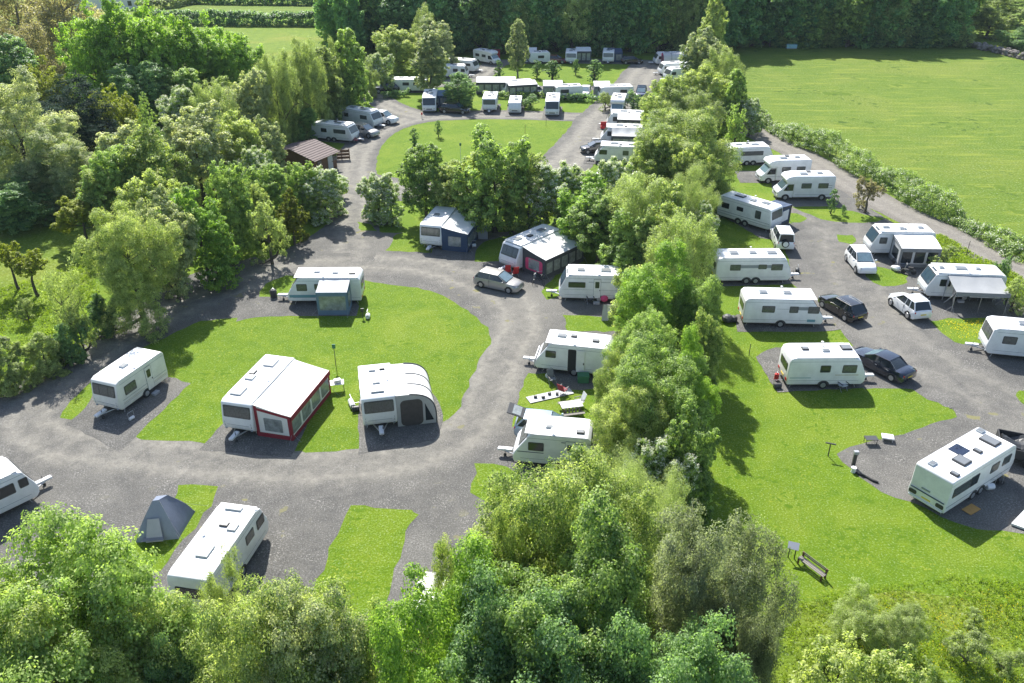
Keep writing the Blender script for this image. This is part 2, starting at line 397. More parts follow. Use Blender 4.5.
def caravan(label, A, B, hint, z=.35, W=2.27, L=None, H=2.58, style='modern', shell='shell_white', win_r=None, win_l=None,
            door=None, hatches=None, twin=False, stripe=None, front='dark3', rear_window=True, cover=None, full=True, group='touring caravans on their pitches',
            solar=None, roof_extra=None, name='touring_caravan'):
    loc, rz, ln = place2(A, B, hint, W, z, L)
    ln = max(3.6, min(7.6, ln)); R, F = -ln / 2, ln / 2
    t = thing(name, label, 'caravan', loc, rz, group)
    pts = PROF[style](R, F, H)
    MB().prism(pts, -W / 2, W / 2).build('body', shell, t, bevel=.07, seg=3, smooth=True, ang=35)
    MB().box(R + .45, F - .75, -W / 2 + .07, W / 2 - .07, H - .02, H + .012).build('roof_panel', 'roof_white', t, bevel=.01, seg=1)
    # floor chassis and drawbar
    MB().box(R + .4, F - .6, -W / 2 + .25, W / 2 - .25, .22, .37).build('chassis', 'plastic_dark', t)
    m = MB(); m.tube((F - .5, -.55, .36), (F + .85, -.03, .42), .045); m.tube((F - .5, .55, .36), (F + .85, .03, .42), .045)
    m.tube((F + .75, 0, .42), (F + 1.15, 0, .46), .05); h = m.build('drawbar', 'steel', t)
    m = MB(); m.tube((F + .62, .12, .10), (F + .62, .12, .75), .025); m.tube((F + .62, .08, .1), (F + .62, .16, .1), .1, .1, 10); m.build('jockey_wheel', 'plastic_dark', h)
    MB().box(F + .15, F + 1.1, -.16, .16, .40, .56).build('hitch_cover', 'plastic_white', t, bevel=.05, seg=2)
    for xw in ((-.42, .42) if twin else (0.,)):
        for s in (1, -1):
            xx = xw - .15
            ar = []; r = .43
            for k in range(13): a = math.pi * k / 12; ar.append((xx + r * math.cos(a), .36 + r * math.sin(a) * .8))
            MB().prism(ar, s * (W / 2 - .05), s * (W / 2 + .006)).build('wheel_arch', 'plastic_dark', t)
            wheel(t, xx, s * (W / 2 + .02), s=s)
    # windows
    if win_r is None: win_r = [(.10, .24), (.38, .52), (.74, .9)]
    if win_l is None: win_l = [(.10, .26), (.74, .9)]
    Xf = lambda q: R + q * (F - R)
    for s, ws in ((-1, win_r), (1, win_l)):
        for w in ws:
            q0, q1 = w[0], w[1]; z0 = w[2] if len(w) > 2 else 1.35; z1 = w[3] if len(w) > 3 else 2.0
            g = w[4] if len(w) > 4 else 'glass_curtain'
            side_window(t, Xf(q0), min(Xf(q1), F - .45), z0, z1, s, W, g, pane=full)
    if door is not None:
        s, q = door; x0 = Xf(q)
        d = MB().slab((0, s * W / 2, 0), (1, 0, 0), (0, 0, 1), (0, s, 0), x0, x0 + .64, .42, 2.25, .08, .025, -.004).build('door', 'decal_grey', t)
        MB().slab((0, s * W / 2, 0), (1, 0, 0), (0, 0, 1), (0, s, 0), x0 + .025, x0 + .615, .445, 2.225, .07, .02, .006).build('door_panel', shell, d)
        MB().slab((0, s * W / 2, 0), (1, 0, 0), (0, 0, 1), (0, s, 0), x0 + .14, x0 + .5, 1.4, 2.0, .05, .012, .022).build('pane', 'glass_dark', d)
        MB().box(x0 + .06, x0 + .12, s * (W / 2 + .02), s * (W / 2 + .06), 1.15, 1.25).build('handle', 'plastic_dark', d)
        if full: MB().box(x0 + .05, x0 + .6, s * (W / 2 + .08), s * (W / 2 + .42), .0, .2).build('step', 'plastic_grey', t, bevel=.02, seg=1)
    # front window
    i, j, t0, t1 = FWIN[style]; p0, p1 = pts[j + 1] if False else pts[i], pts[j]
    yw = W / 2 - .16
    if front in ('dark3', 'one'):
        fr = seg_slab(t, 'front_window', 'plastic_dark', p0, p1, -yw, yw, t0, t1)
        n = 3 if front == 'dark3' else 1
        cuts = [(-yw + .04, -yw * .42), (-yw * .38, yw * .38), (yw * .42, yw - .04)] if n == 3 else [(-yw + .05, yw - .05)]
        for a, b in cuts: seg_slab(fr, 'pane', 'glass_curtain', p0, p1, a, b, t0 + .06, t1 - .06, .07, .012, .024)
    elif front == 'full':
        fr = seg_slab(t, 'front_window', 'plastic_dark', p0, p1, -yw - .05, yw + .05, .0, .97, r=.12)
        for a, b in ((-yw, -.42), (-.38, .38), (.42, yw)): seg_slab(fr, 'pane', 'glass_blue', p0, p1, a, b, .06, .9, .12, .012, .024)
        k = j - 1
        sk = seg_slab(t, 'sunroof', 'plastic_dark', pts[k + 1], pts[k], -.5, .5, .05, .9, r=.08)
        seg_slab(sk, 'pane', 'glass_blue', pts[k + 1], pts[k], -.42, .42, .15, .82, .08, .012, .024)
    if full:
        # front locker lid seam, handles and lamps
        seg_slab(t, 'locker_lid', 'decal_grey', (F - .0, .9), (F - .045, .62), -.8, .8, .0, .06, r=.005, th=.014)
        for s in (1, -1):
            MB().tube((F - .02, s * (W / 2 - .18), .75), (F - .02, s * (W / 2 - .18), 1.1), .018).build('grab_handle', 'plastic_grey', t)
            MB().box(F - .10, F - .02, s * (W / 2 - .2) - .07, s * (W / 2 - .2) + .07, .50, .58).build('marker_lamp', 'lamp_clear', t)
            MB().box(F - .16, F - .06, s * (W / 2 - .3) - .0, s * (W / 2 - .3) + .0 + .001, .5, .501)
            MB().slab((R, 0, 0), (0, 1, 0), (0, 0, 1), (-1, 0, 0), s * (W / 2 - .28) - .16, s * (W / 2 - .28) + .16, .62, .82, .05, .04, -.03).build('rear_lamp', 'lamp_red', t)
        MB().slab((R, 0, 0), (0, 1, 0), (0, 0, 1), (-1, 0, 0), -.28, .28, .62, .74, .01, .03, -.02).build('number_plate', 'plate_yellow', t)
        for xs, sy in ((F - .7, 1), (F - .7, -1), (R + .5, 1), (R + .5, -1)):
            MB().tube((xs, sy * .85, .36), (xs + (.15 if xs > 0 else -.15), sy * .9, 0), .025).build('corner_steady', 'steel', t)
    if style == 'flat':
        for s in (1, -1):
            MB().slab((R, 0, 0), (0, 1, 0), (0, 0, 1), (-1, 0, 0), s * (W / 2 - .32) - .24, s * (W / 2 - .32) + .24, .60, .86, .08, .05, -.01).build('lamp_cluster', 'plastic_dark', t)
        MB().slab((R, 0, 0), (0, 1, 0), (0, 0, 1), (-1, 0, 0), -W / 2 + .12, W / 2 - .12, .98, 1.03, .01, .05, -.03).build('rear_stripe', 'decal_navy', t)
        MB().slab((R, 0, 0), (0, 1, 0), (0, 0, 1), (-1, 0, 0), -.1, .45, 1.18, 1.26, .02, .05, -.08).build('rear_badge', 'decal_grey', t)
        MB().box(R - .06, R + .05, -W / 2 + .1, W / 2 - .1, .36, .50).build('rear_bumper', 'plastic_white', t, bevel=.03, seg=1)
    if rear_window and style != 'flat':
        rw = MB().slab((R + .012, 0, 0), (0, 1, 0), (0, 0, 1), (-1, 0, 0), -.75, .75, 1.3, 1.95, .08, .03, -.012).build('rear_window', 'plastic_dark', t)
        MB().slab((R + .012, 0, 0), (0, 1, 0), (0, 0, 1), (-1, 0, 0), -.7, .7, 1.35, 1.9, .07, .012, .016).build('pane', 'glass_dark', rw)
    if full:
        for s in (1, -1):
            for z0 in (.70, 2.26):
                MB().slab((0, s * W / 2, 0), (1, 0, 0), (0, 0, 1), (0, s, 0), R + .12, F - .5, z0, z0 + .022, .005, .005, -.002).build('trim_strip', 'decal_grey', t)
        for sx in (.33, .66): MB().box(Xf(sx) - .012, Xf(sx) + .012, -W / 2 + .12, W / 2 - .12, H + .008, H + .018).build('roof_seam', 'plastic_grey', t)
    for st in (stripe or []):
        s, q0, q1, z0, z1, mt = st
        MB().slab((0, s * W / 2, 0), (1, 0, 0), (0, 0, 1), (0, s, 0), Xf(q0), Xf(q1), z0, z1, .02, .006, -.002).build('side_stripe', mt, t)
    if hatches is None: hatches = [(.25, .1, .75, .5, 0), (.6, -.1, .9, .6, 0), (.47, .5, .35, .35, 1)]
    for (q, y, l, w, dk) in hatches: roof_box(t, Xf(q), y, l, w, H + .01, dk)
    if full:
        MB().path([(R + .5, -W / 2 + .02, H - .02), (F - 1.1, -W / 2 + .02, H - .02)], .02).build('awning_rail', 'plastic_grey', t)
        MB().path([(R + .5, W / 2 - .02, H - .02), (F - 1.1, W / 2 - .02, H - .02)], .02).build('awning_rail', 'plastic_grey', t)
        m = MB(); m.tube((Xf(.5), .75, H), (Xf(.5), .75, H + .28), .02); m.ball((Xf(.5), .75, H + .3), .11, 8, .35); m.build('aerial', 'plastic_white', t)
    if solar:
        q, y, l, w = solar
        MB().box(Xf(q) - l / 2, Xf(q) + l / 2, y - w / 2, y + w / 2, H + .012, H + .05).build('solar_panel', 'solar_blue', t)
    if cover:
        seg_slab(t, 'front_cover', cover, (F - .0, .40), (F - .0, 1.1), -W / 2 + .05, W / 2 - .05, 0, 1, .1, .05, .02)
    return t, dict(R=R, F=F, W=W, H=H, Xf=Xf, loc=loc, rz=rz)

def motorhome(label, A, B, hint, z=.35, W=2.2, L=None, H=2.85, cls='coach', full=True, stripes=(), group='motorhomes on their pitches', glass='glass_screen'):
    loc, rz, ln = place2(A, B, hint, W, z, L); ln = max(5.0, min(7.4, ln)); R, F = -ln / 2, ln / 2
    t = thing('motorhome', label, 'motorhome', loc, rz, group)
    if cls == 'coach':
        body = [(R, .4), (R, H - .15), (R + .15, H), (F - 1.75, H + .02), (F - 1.0, H - .12), (F - .75, H - .45), (F - .95, 2.02), (F - 1.75, 2.0), (F - 1.75, .4)]
        MB().prism(body, -W / 2, W / 2).build('body', 'shell_white', t, bevel=.08, seg=3, smooth=True, ang=35)
        cab = [(F - 1.8, .32), (F - 1.8, 2.05), (F - 1.02, 2.0), (F - .42, 1.3), (F - .05, 1.02), (F, .7), (F - .03, .35)]
        MB().prism(cab, -W / 2 + .12, W / 2 - .12).build('cab', 'shell_white', t, bevel=.09, seg=3, smooth=True, ang=35)
        p0, p1 = cab[3], cab[2]; yw = W / 2 - .25
    else:
        body = [(R, .4), (R, H - .15), (R + .15, H), (F - 1.0, H), (F - .5, H - .18), (F - .12, 1.35), (F, 1.1), (F, .4)]
        MB().prism(body, -W / 2, W / 2).build('body', 'shell_white', t, bevel=.08, seg=3, smooth=True, ang=35)
        p0, p1 = body[5], body[4]; yw = W / 2 - .12
    seg_slab(t, 'windscreen', glass, p0, p1, -yw, yw, .03, .95, .1, .02, -.002)
    MB().box(R + .4, F - 1.9, -W / 2 + .1, W / 2 - .1, H - .02, H + .012).build('roof_panel', 'roof_white', t)
    for s in (1, -1):
        if cls == 'coach':
            MB().poly([(F - 1.72, s * (W / 2 - .115), 1.15), (F - .62, s * (W / 2 - .115), 1.15), (F - 1.08, s * (W / 2 - .115), 1.9), (F - 1.72, s * (W / 2 - .115), 1.9)], .02).build('cab_window', 'glass_dark', t)
        else: side_window(t, F - 1.6, F - .5, 1.3, 2.0, s, W, 'glass_dark', False)
        for w in ((.12, .3), (.42, .6)): side_window(t, R + w[0] * ln, R + w[1] * ln, 1.45, 2.05, s, W, pane=full)
        for xx in (R + 1.3, F - .95):
            ar = [(xx + .45 * math.cos(math.pi * k / 12), .36 + .4 * math.sin(math.pi * k / 12)) for k in range(13)]
            yy = W / 2 if xx < 0 else W / 2 - .12
            if cls != 'coach': yy = W / 2
            MB().prism(ar, s * (yy - .05), s * (yy + .006)).build('wheel_arch', 'plastic_dark', t)
            wheel(t, xx, s * (yy + .02), .35, s=s)
        MB().box(F - 1.15, F - .95, s * (W / 2 - .1), s * (W / 2 + .22), 1.25, 1.6).build('wing_mirror', 'plastic_dark', t, bevel=.03, seg=1)
        MB().box(F - .16, F + .0, s * (W / 2 - .32) - .16, s * (W / 2 - .32) + .16, .72, .92).build('headlight', 'lamp_clear', t, bevel=.03, seg=1)
        MB().box(R - .02, R + .05, s * (W / 2 - .2) - .07, s * (W / 2 - .2) + .07, .6, 1.0).build('rear_lamp', 'lamp_red', t)
    MB().box(F - .08, F + .03, -W / 2 + .2, W / 2 - .2, .33, .58).build('bumper', 'plastic_grey', t, bevel=.03, seg=1)
    MB().box(F - .04, F + .035, -.45, .45, .66, .8).build('grille', 'plastic_dark', t)
    for (q, y, l, w, dk) in [(.25, 0, .6, .5, 0), (.55, .2, .8, .6, 0), (.42, -.5, .4, .4, 1)]: roof_box(t, R + q * ln, y, l, w, H + .01, dk)
    for (s, q0, q1, z0, z1, mt) in stripes:
        MB().slab((0, s * W / 2, 0), (1, 0, 0), (0, 0, 1), (0, s, 0), R + q0 * ln, R + q1 * ln, z0, z1, .02, .006, -.002).build('side_stripe', mt, t)
    return t, dict(R=R, F=F, W=W, H=H, loc=loc, rz=rz)

def ring(x, w0, w1, w2, z0, z1, z2):
    """cross-section of a car shell: sill, waist, shoulder"""
    return [(x, -w0, z0), (x, -w1, z1), (x, -w2, z2), (x, -w2 * .5, z2 + .035), (x, w2 * .5, z2 + .035), (x, w2, z2), (x, w1, z1), (x, w0, z0)]
def car(label, A, B, hint, kind='estate', paint='paint_silver', z=.25, L=None, full=True, group='cars parked on the campsite', rails=False, spare=False, tailgate=False, cat='car'):
    dims = {'saloon': (4.8, 1.82, 1.44), 'estate': (4.75, 1.82, 1.50), 'suv': (4.5, 1.86, 1.66), 'hatch': (4.2, 1.76, 1.5), 'off_roader': (4.2, 1.82, 1.85), 'pickup': (5.1, 1.86, 1.75)}[kind]
    L0, W, H = dims; loc, rz, ln = place2(A, B, hint, W, z); L = L0 if L is None else L; R, F = -L / 2, L / 2; w = W / 2
    t = thing('parked_car', label, cat, loc, rz, group)
    gc = .20 if kind in ('saloon', 'estate', 'hatch') else .28
    belt = {'saloon': .92, 'estate': .95, 'suv': 1.05, 'hatch': .95, 'off_roader': 1.12, 'pickup': 1.08}[kind]
    hood = belt - .06; nose = belt - .24; tail = belt + (.0 if kind != 'saloon' else .03)
    mm = (gc + belt) / 2
    rg = [ring(R, w * .80, w * .84, w * .74, gc + .12, mm, tail - .12), ring(R + .10, w * .90, w * .94, w * .82, gc + .02, mm, tail - .02),
          ring(R + .5, w * .96, w, w * .90, gc, mm, tail), ring(R + L * .35, w * .97, w, w * .92, gc, mm, belt), ring(F - L * .30, w * .97, w, w * .92, gc, mm, belt - .01),
          ring(F - L * .25, w * .97, w, w * .89, gc, mm, hood + .02), ring(F - .55, w * .94, w * .97, w * .82, gc, mm - .02, hood - .05), ring(F - .15, w * .84, w * .88, w * .7, gc + .04, mm - .06, nose + .08),
          ring(F, w * .70, w * .74, w * .6, gc + .1, mm - .1, nose - .06)]
    MB().loft(rg).build('body', paint, t, bevel=0, smooth=True, ang=50)
    xb = {'saloon': R + .75, 'estate': R + .12, 'suv': R + .14, 'hatch': R + .12, 'off_roader': R + .06, 'pickup': R + 1.65}[kind]    # base of rear glass
    xr = {'saloon': R + 1.45, 'estate': R + .62, 'suv': R + .55, 'hatch': R + .6, 'off_roader': R + .2, 'pickup': R + 1.85}[kind]   # rear of roof
    xf = F - L * .25 - .05; xw = xf - (.85 if kind not in ('off_roader', 'pickup') else .6)
    if kind == 'pickup': pass
    b, hr = w * .90, w * .70
    def cs(x, bw, zt, tw): return [(x, -bw, belt - .03), (x, -tw, zt), (x, -tw * .5, zt + .03), (x, tw * .5, zt + .03), (x, tw, zt), (x, bw, belt - .03)]
    gh = MB(); H1 = H - .05
    gh.loft([cs(xb, b * .92, belt, b * .86), cs(xr, b, H1 - .02, hr), cs((xr + xw) / 2, b, H1 + .01, hr * 1.03), cs(xw, b, H1 - .03, hr * .98), cs(xf, b * .95, belt, b * .86)])
    gh.build('windows', 'glass_dark', t, smooth=True, ang=30)
    # roof skin, pillars
    rf = MB(); n = 5
    def rfn(u, v):
        x = xr + .02 + (xw - xr - .04) * u; y = (v - .5) * 2 * hr * 1.04
        return (x, y, H1 + .045 + .03 * (1 - (2 * v - 1) ** 2) - .03 * (2 * u - 1) ** 2 * (1 if u > .5 else .6))
    rf.grid(rfn, 8, 6, .05); rf.build('roof', paint, t, smooth=True, ang=50)
    p = MB()
    for s in (1, -1):
        p.tube((xf - .02, s * b * .94, belt), (xw, s * hr * 1.0, H1), .035); p.tube((xb + .05, s * b * .9, belt), (xr, s * hr, H1), .055)
        xm = (xf + xb) / 2 - .05; p.tube((xm, s * b * 1.0, belt), (xm, s * hr * 1.03, H1), .03)
        if kind in ('estate', 'suv', 'pickup'): p.tube((xb + .75, s * b * 1.0, belt), (xb + .85, s * hr * 1.02, H1), .04)
        p.tube((xr, s * hr * 1.03, H1 + .02), (xw, s * hr * 1.03, H1), .035)
    p.build('pillars', paint, t)
    ws = MB().poly([(xf - .0, -b * .84, belt + .03), (xf - .0, b * .84, belt + .03), (xw + .03, hr * .9, H1 - .04), (xw + .03, -hr * .9, H1 - .04)], .02)
    for i in range(len(ws.v)): v = ws.v[i]; ws.v[i] = (v[0] + .018, v[1], v[2] + .018)
    ws.build('windscreen', 'glass_screen' if paint not in ('paint_black',) else 'glass_blue', t)
    if kind == 'pickup':
        MB().box(R + .15, xb - .05, -w * .8, w * .8, belt - .0, belt + .05).build('load_cover', 'plastic_dark', t, bevel=.02, seg=1)
    wr = .33 if kind in ('saloon', 'estate', 'hatch') else .37
    for s in (1, -1):
        for xx in (R + L * .19, F - L * .19):
            ar = [(xx + (wr + .07) * math.cos(math.pi * k / 12), wr * .95 + (wr + .05) * math.sin(math.pi * k / 12)) for k in range(13)]
            MB().prism(ar, s * (w - .25), s * (w - .004)).build('wheel_arch', 'plastic_dark', t)
            wheel(t, xx, s * (w + .012), wr, .22, s)
        MB().box(F - .28, F - .09, s * w * .66 - .14, s * w * .66 + .14, nose - .08, nose + .05).build('headlight', 'lamp_clear', t, bevel=.03, seg=1)
        MB().box(R + .02, R + .2, s * w * .74 - .10, s * w * .74 + .10, tail - .24, tail - .08).build('rear_lamp', 'lamp_red', t, bevel=.02, seg=1)
        MB().box(xf - .28, xf - .14, s * (w + .0), s * (w + .2), belt + .0, belt + .14).build('wing_mirror', paint, t, bevel=.03, seg=1)
        if rails: MB().path([(xr + .1, s * hr * .95, H1 + .06), (xr + .2, s * hr * .95, H1 + .12), (xw - .2, s * hr * .95, H1 + .12), (xw - .1, s * hr * .95, H1 + .06)], .02).build('roof_rail', 'alloy', t)
        if full:
            xm = (xf + xb) / 2 - .05
            for x_ in (xm + .12, xm - .85): MB().box(x_, x_ + .16, s * (w - .0), s * (w + .018), belt - .14, belt - .11).build('door_handle', 'plastic_grey', t)
            MB().box(xm - .006, xm + .006, s * (w - .06), s * (w + .002), gc + .12, belt - .05).build('door_seam', 'plastic_dark', t)
    MB().slab((R - .0, 0, 0), (0, 1, 0), (0, 0, 1), (-1, 0, 0), -.26, .26, mm - .02, mm + .09, .01, .03, -.02).build('number_plate', 'plate_yellow', t)
    MB().slab((F + .0, 0, 0), (0, 1, 0), (0, 0, 1), (1, 0, 0), -.26, .26, mm - .2, mm - .1, .01, .03, -.02).build('number_plate', 'plate_white', t)
    MB().slab((F - .02, 0, 0), (0, 1, 0), (0, 0, 1), (1, 0, 0), -.5, .5, mm - .10, mm + .10, .04, .03, -.02).build('grille', 'plastic_dark', t)
    if kind != 'saloon' and not tailgate:
        rwn = MB().poly([(xb + .03, -b * .78, belt + .02), (xb + .03, b * .78, belt + .02), (xr - .06, hr * .86, H1 - .1), (xr - .06, -hr * .86, H1 - .1)], .02)
        rwn.v = [(v[0] - .02, v[1], v[2] + .012) for v in rwn.v]; rwn.build('rear_window', 'glass_dark', t)
    if spare:
        o = MB().tube((R - .24, .1, .95), (R - .02, .1, .95), .36, .36, 18).build('spare_wheel', 'rubber', t, bevel=.02, seg=1)
        MB().tube((R - .26, .1, .95), (R - .2, .1, .95), .26, .27, 16).build('wheel_cover', 'plastic_white', o)
    if tailgate:
        g = MB().poly([(xr, -hr, H1 + .05), (xr, hr, H1 + .05), (xr - 1.1, hr * 1.05, H1 + .42), (xr - 1.1, -hr * 1.05, H1 + .42)], .06).build('tailgate', 'plastic_dark', t, bevel=.02, seg=1)
        MB().poly([(xr - .2, -hr * .8, H1 + .16), (xr - .2, hr * .8, H1 + .16), (xr - .75, hr * .85, H1 + .345), (xr - .75, -hr * .85, H1 + .345)], .03).build('rear_window', 'pvc_window', g)
    return t, dict(R=R, F=F, W=W, H=H, loc=loc, rz=rz)

# ---------------------------------------------------------------- awnings (built in the frame of the caravan they lean on)
def awn_root(name, label, fr, cat='awning', group=None):
    return thing(name, label, cat, fr['loc'], fr['rz'], group)
def full_awning(label, fr, s, xa, xb, D, hin, hout, roof, wall, trim, window='pvc_window', front_panes=4, group=None, sag=.06, overhang=.12, open_front=False, roof2=None, curtains=None):
    t = awn_root('caravan_awning', label, fr, group=group); W = fr['W']; y0 = s * (W / 2 + .01); y1 = s * (W / 2 + D)
    rnd = random.Random(int(D * 100))
    def rf(u, v):
        x = xa - .05 + (xb - xa + .1) * u; y = y0 + (y1 + s * overhang - y0) * v
        z = hin + (hout - hin) * v - sag * math.sin(math.pi * v) * (1 - .5 * abs(math.cos(3 * math.pi * u))) + .01 * math.sin(9 * u + 4 * v)
        return (x, y, z)
    MB().grid(rf, 18, 10, .03).build('roof', roof, t, smooth=True, ang=50)
    # valance along the eaves
    MB().poly([(xa - .05, y1 + s * overhang, hout + .02), (xb + .05, y1 + s * overhang, hout + .02), (xb + .05, y1 + s * (overhang + .01), hout - .34), (xa - .05, y1 + s * (overhang + .01), hout - .34)], .02).build('valance', trim, t)
    if open_front:
        for x in (xa, xb):
            k_ = -1 if x == xb else 1
            MB().poly([(x, y1, hout - .04), (x, y1, .6), (x + k_ * .03, y1 - s * .9, hout - .02)], .02).build('wing_panel', wall, t)
            MB().path([(x, y0 + s * .5, 0), (x, y1 - s * .4, hout * .7), (x, y1, hout)], .05).build('pole', roof, t)
            MB().poly([(x + k_ * .02, y0, 0), (x + k_ * .02, y0, hin - .1), (x + k_ * .02, y0 + s * .45, hin - .2)], .02).build('inner_drape', 'cloth_lightgrey', t)
        MB().path([(xa + (xb - xa) * q / 10, y1 + s * .03, hout - .05 - .32 * (2 * q / 10 - 1) ** 2) for q in range(11)], .05).build('arch_beam', 'cloth_charcoal', t)
    for x in ((xa, xb) if not open_front else ()):
        e = 1 if x == xb else -1
        wpan = MB().poly([(x, y0, .02), (x, y1, .02), (x, y1, hout - .04), (x, y0, hin - .05)], .02).build('side_panel', wall, t)
        MB().poly([(x + e * .014, y0, hin - .40), (x + e * .014, y1, hout - .26), (x + e * .014, y1, hout - .06), (x + e * .014, y0, hin - .2)], .012).build('side_trim', trim, wpan)
        MB().poly([(x + e * .014, y0, .02), (x + e * .014, y1, .02), (x + e * .014, y1, .36), (x + e * .014, y0, .36)], .012).build('mud_skirt', trim, wpan)
        for yy_, hh_ in ((y0 + s * .09, hin - .1), (y1 - s * .08, hout - .1)): MB().box(min(x + e * .004, x + e * .022), max(x + e * .004, x + e * .022), yy_ - .12, yy_ + .12, .05, hh_).build('corner_trim', trim, wpan)
        a, b = sorted((y0 + s * .35, y1 - s * .35))
        ww = min(b - a, 1.3); c = (a + b) / 2
        if curtains: MB().slab((x, 0, 0), (0, 1, 0), (0, 0, 1), (e, 0, 0), a, b, .4, hout - .35, .25, .01, .012).build('side_curtain', curtains, wpan)
        MB().slab((x, 0, 0), (0, 1, 0), (0, 0, 1), (e, 0, 0), c - ww / 2, c + ww / 2, .55, hout - .4, .05, .012, .024).build('side_window', window, wpan)
    if not open_front:
        fp = MB().poly([(xa, y1, .02), (xb, y1, .02), (xb, y1, hout - .04), (xa, y1, hout - .04)], .02).build('front_panel', wall, t)
        n = front_panes; wd = (xb - xa) / n
        for k in range(n):
            MB().slab((0, y1, 0), (1, 0, 0), (0, 0, 1), (0, s, 0), xa + wd * k + .12, xa + wd * (k + 1) - .12, .45, hout - .3, .12, .012, .014).build('front_window', window, fp)
        MB().poly([(xa, y1 + s * .02, .02), (xb, y1 + s * .02, .02), (xb, y1 + s * .02, .34), (xa, y1 + s * .02, .34)], .012).build('mud_skirt', trim, fp)
        for x in (xa + .03, xb - .03):
            MB().box(x - .11, x + .11, min(y1, y1 + s * .03), max(y1, y1 + s * .03), .05, hout - .06).build('corner_trim', trim, fp)
    else:
        for k in range(3):
            x = xa + (xb - xa) * k / 2; MB().tube((x, y1, 0), (x, y1, hout), .022).build('pole', 'steel', t)
    for x in (xa, xb):
        for e in (0, 1):
            q = Vector((x, y1, .6)); MB().tube(q, (x + (.6 if x == xb else -.6) * e, y1 + s * .6 * (1 - e), 0), .008, .008, 5).build('guy_rope', 'plastic_grey', t)
    return t
def air_awning(label, fr, s, xa, xb, D, hin, roof, wall, rib, doormat='mesh_brown', nr=4, flat=.0, group=None):
    t = awn_root('inflatable_awning', label, fr, group=group); W = fr['W']; y0 = s * (W / 2 + .01)
    def pr(v):  # profile from caravan rail out and down
        a = v * math.pi / 2; e = .62
        return y0 + s * D * math.sin(a) ** e, .02 + (hin - .02) * math.cos(a) ** (e * .9) if v < 1 else .02
    def rf(u, v):
        y, z = pr(v); x = xa + (xb - xa) * u
        return (x, y, z - .03 * abs(math.sin(nr * math.pi * u)) * (1 - v))
    MB().grid(rf, 4 * nr, 24, .03).build('roof', roof, t, smooth=True, ang=60)
    for k in range(nr + 1):
        x = xa + (xb - xa) * k / nr
        MB().path([(x, pr(v / 18)[0], pr(v / 18)[1] + .02) for v in range(2, 19)], .045 if k in (0, nr) else .03).build('air_beam', rib, t)
    for x in (xa, xb):
        e = 1 if x == xb else -1
        w = MB().poly([(x, y0, .02)] + [(x, pr(v / 20)[0], pr(v / 20)[1] - .02) for v in range(0, 20)] + [(x, pr(1)[0], .02)], .02).build('end_panel', wall, t)
        a, b = sorted((y0 + s * .25, y0 + s * D * .66))
        MB().slab((x, 0, 0), (0, 1, 0), (0, 0, 1), (e, 0, 0), a, b, .03, hin - .42, .35, .012, .014, n=6).build('door', doormat, w)
        a, b = sorted((y0 + s * D * .72, y0 + s * D * .93))
        MB().poly([(x + e * .02, a if s > 0 else b, .3), (x + e * .02, b if s > 0 else a, .3), (x + e * .02, a if s > 0 else b, hin * .68)], .012).build('side_window', 'glass_dark', w)
    return t
# ---------------------------------------------------------------- trees
def leaves_mesh(name, centres, sig, m, leaf, mat, seed, outward=None, flat=.6, aspect=.62, ragged=.5, upb=.85):
    """a cloud of small leaf faces: clump centres (N,3), m leaves per clump"""
    rs = np.random.RandomState(seed); N = len(centres)
    sig = np.broadcast_to(np.asarray(sig, float), (N,))
    off = rs.normal(size=(N, m, 3)); off /= np.maximum(1e-6, np.linalg.norm(off, axis=2, keepdims=True)); off *= rs.uniform(.25, 1, size=(N, m, 1)) ** .6
    off *= sig[:, None, None]; off[:, :, 2] *= flat
    P = (centres[:, None, :] + off).reshape(-1, 3)
    out = off.reshape(-1, 3) / np.repeat(sig, m)[:, None]
    if outward is not None: out = out * .6 + np.repeat(outward, m, axis=0) * .6
    nrm = out + np.array([0, 0, upb]) + rs.normal(size=P.shape) * ragged
    nrm /= np.linalg.norm(nrm, axis=1, keepdims=True)
    r = rs.normal(size=P.shape); e1 = np.cross(nrm, r); e1 /= np.maximum(1e-6, np.linalg.norm(e1, axis=1, keepdims=True)); e2 = np.cross(nrm, e1)
    sz = (leaf * rs.uniform(.6, 1.25, size=len(P)))[:, None]
    bend = nrm * sz * .18
    V = np.stack([P - e1 * sz * .5, P - e2 * sz * .5 * aspect + bend, P + e1 * sz * .5, P + e2 * sz * .5 * aspect + bend], axis=1).reshape(-1, 3)
    ctone = rs.uniform(.05, .85, size=N)
    tone = np.clip(np.repeat(ctone, m) + rs.normal(size=len(P)) * .16, 0, 1)
    me = bpy.data.meshes.new(name); n = len(P)
    me.vertices.add(4 * n); me.vertices.foreach_set('co', V.astype(np.float32).ravel())
    me.loops.add(4 * n); me.loops.foreach_set('vertex_index', np.arange(4 * n, dtype=np.int32))
    me.polygons.add(n); me.polygons.foreach_set('loop_start', np.arange(0, 4 * n, 4, dtype=np.int32))
    at = me.attributes.new('tone', 'FLOAT', 'FACE'); at.data.foreach_set('value', tone.astype(np.float32))
    me.materials.append(MATS[mat]); me.update(calc_edges=True); return me

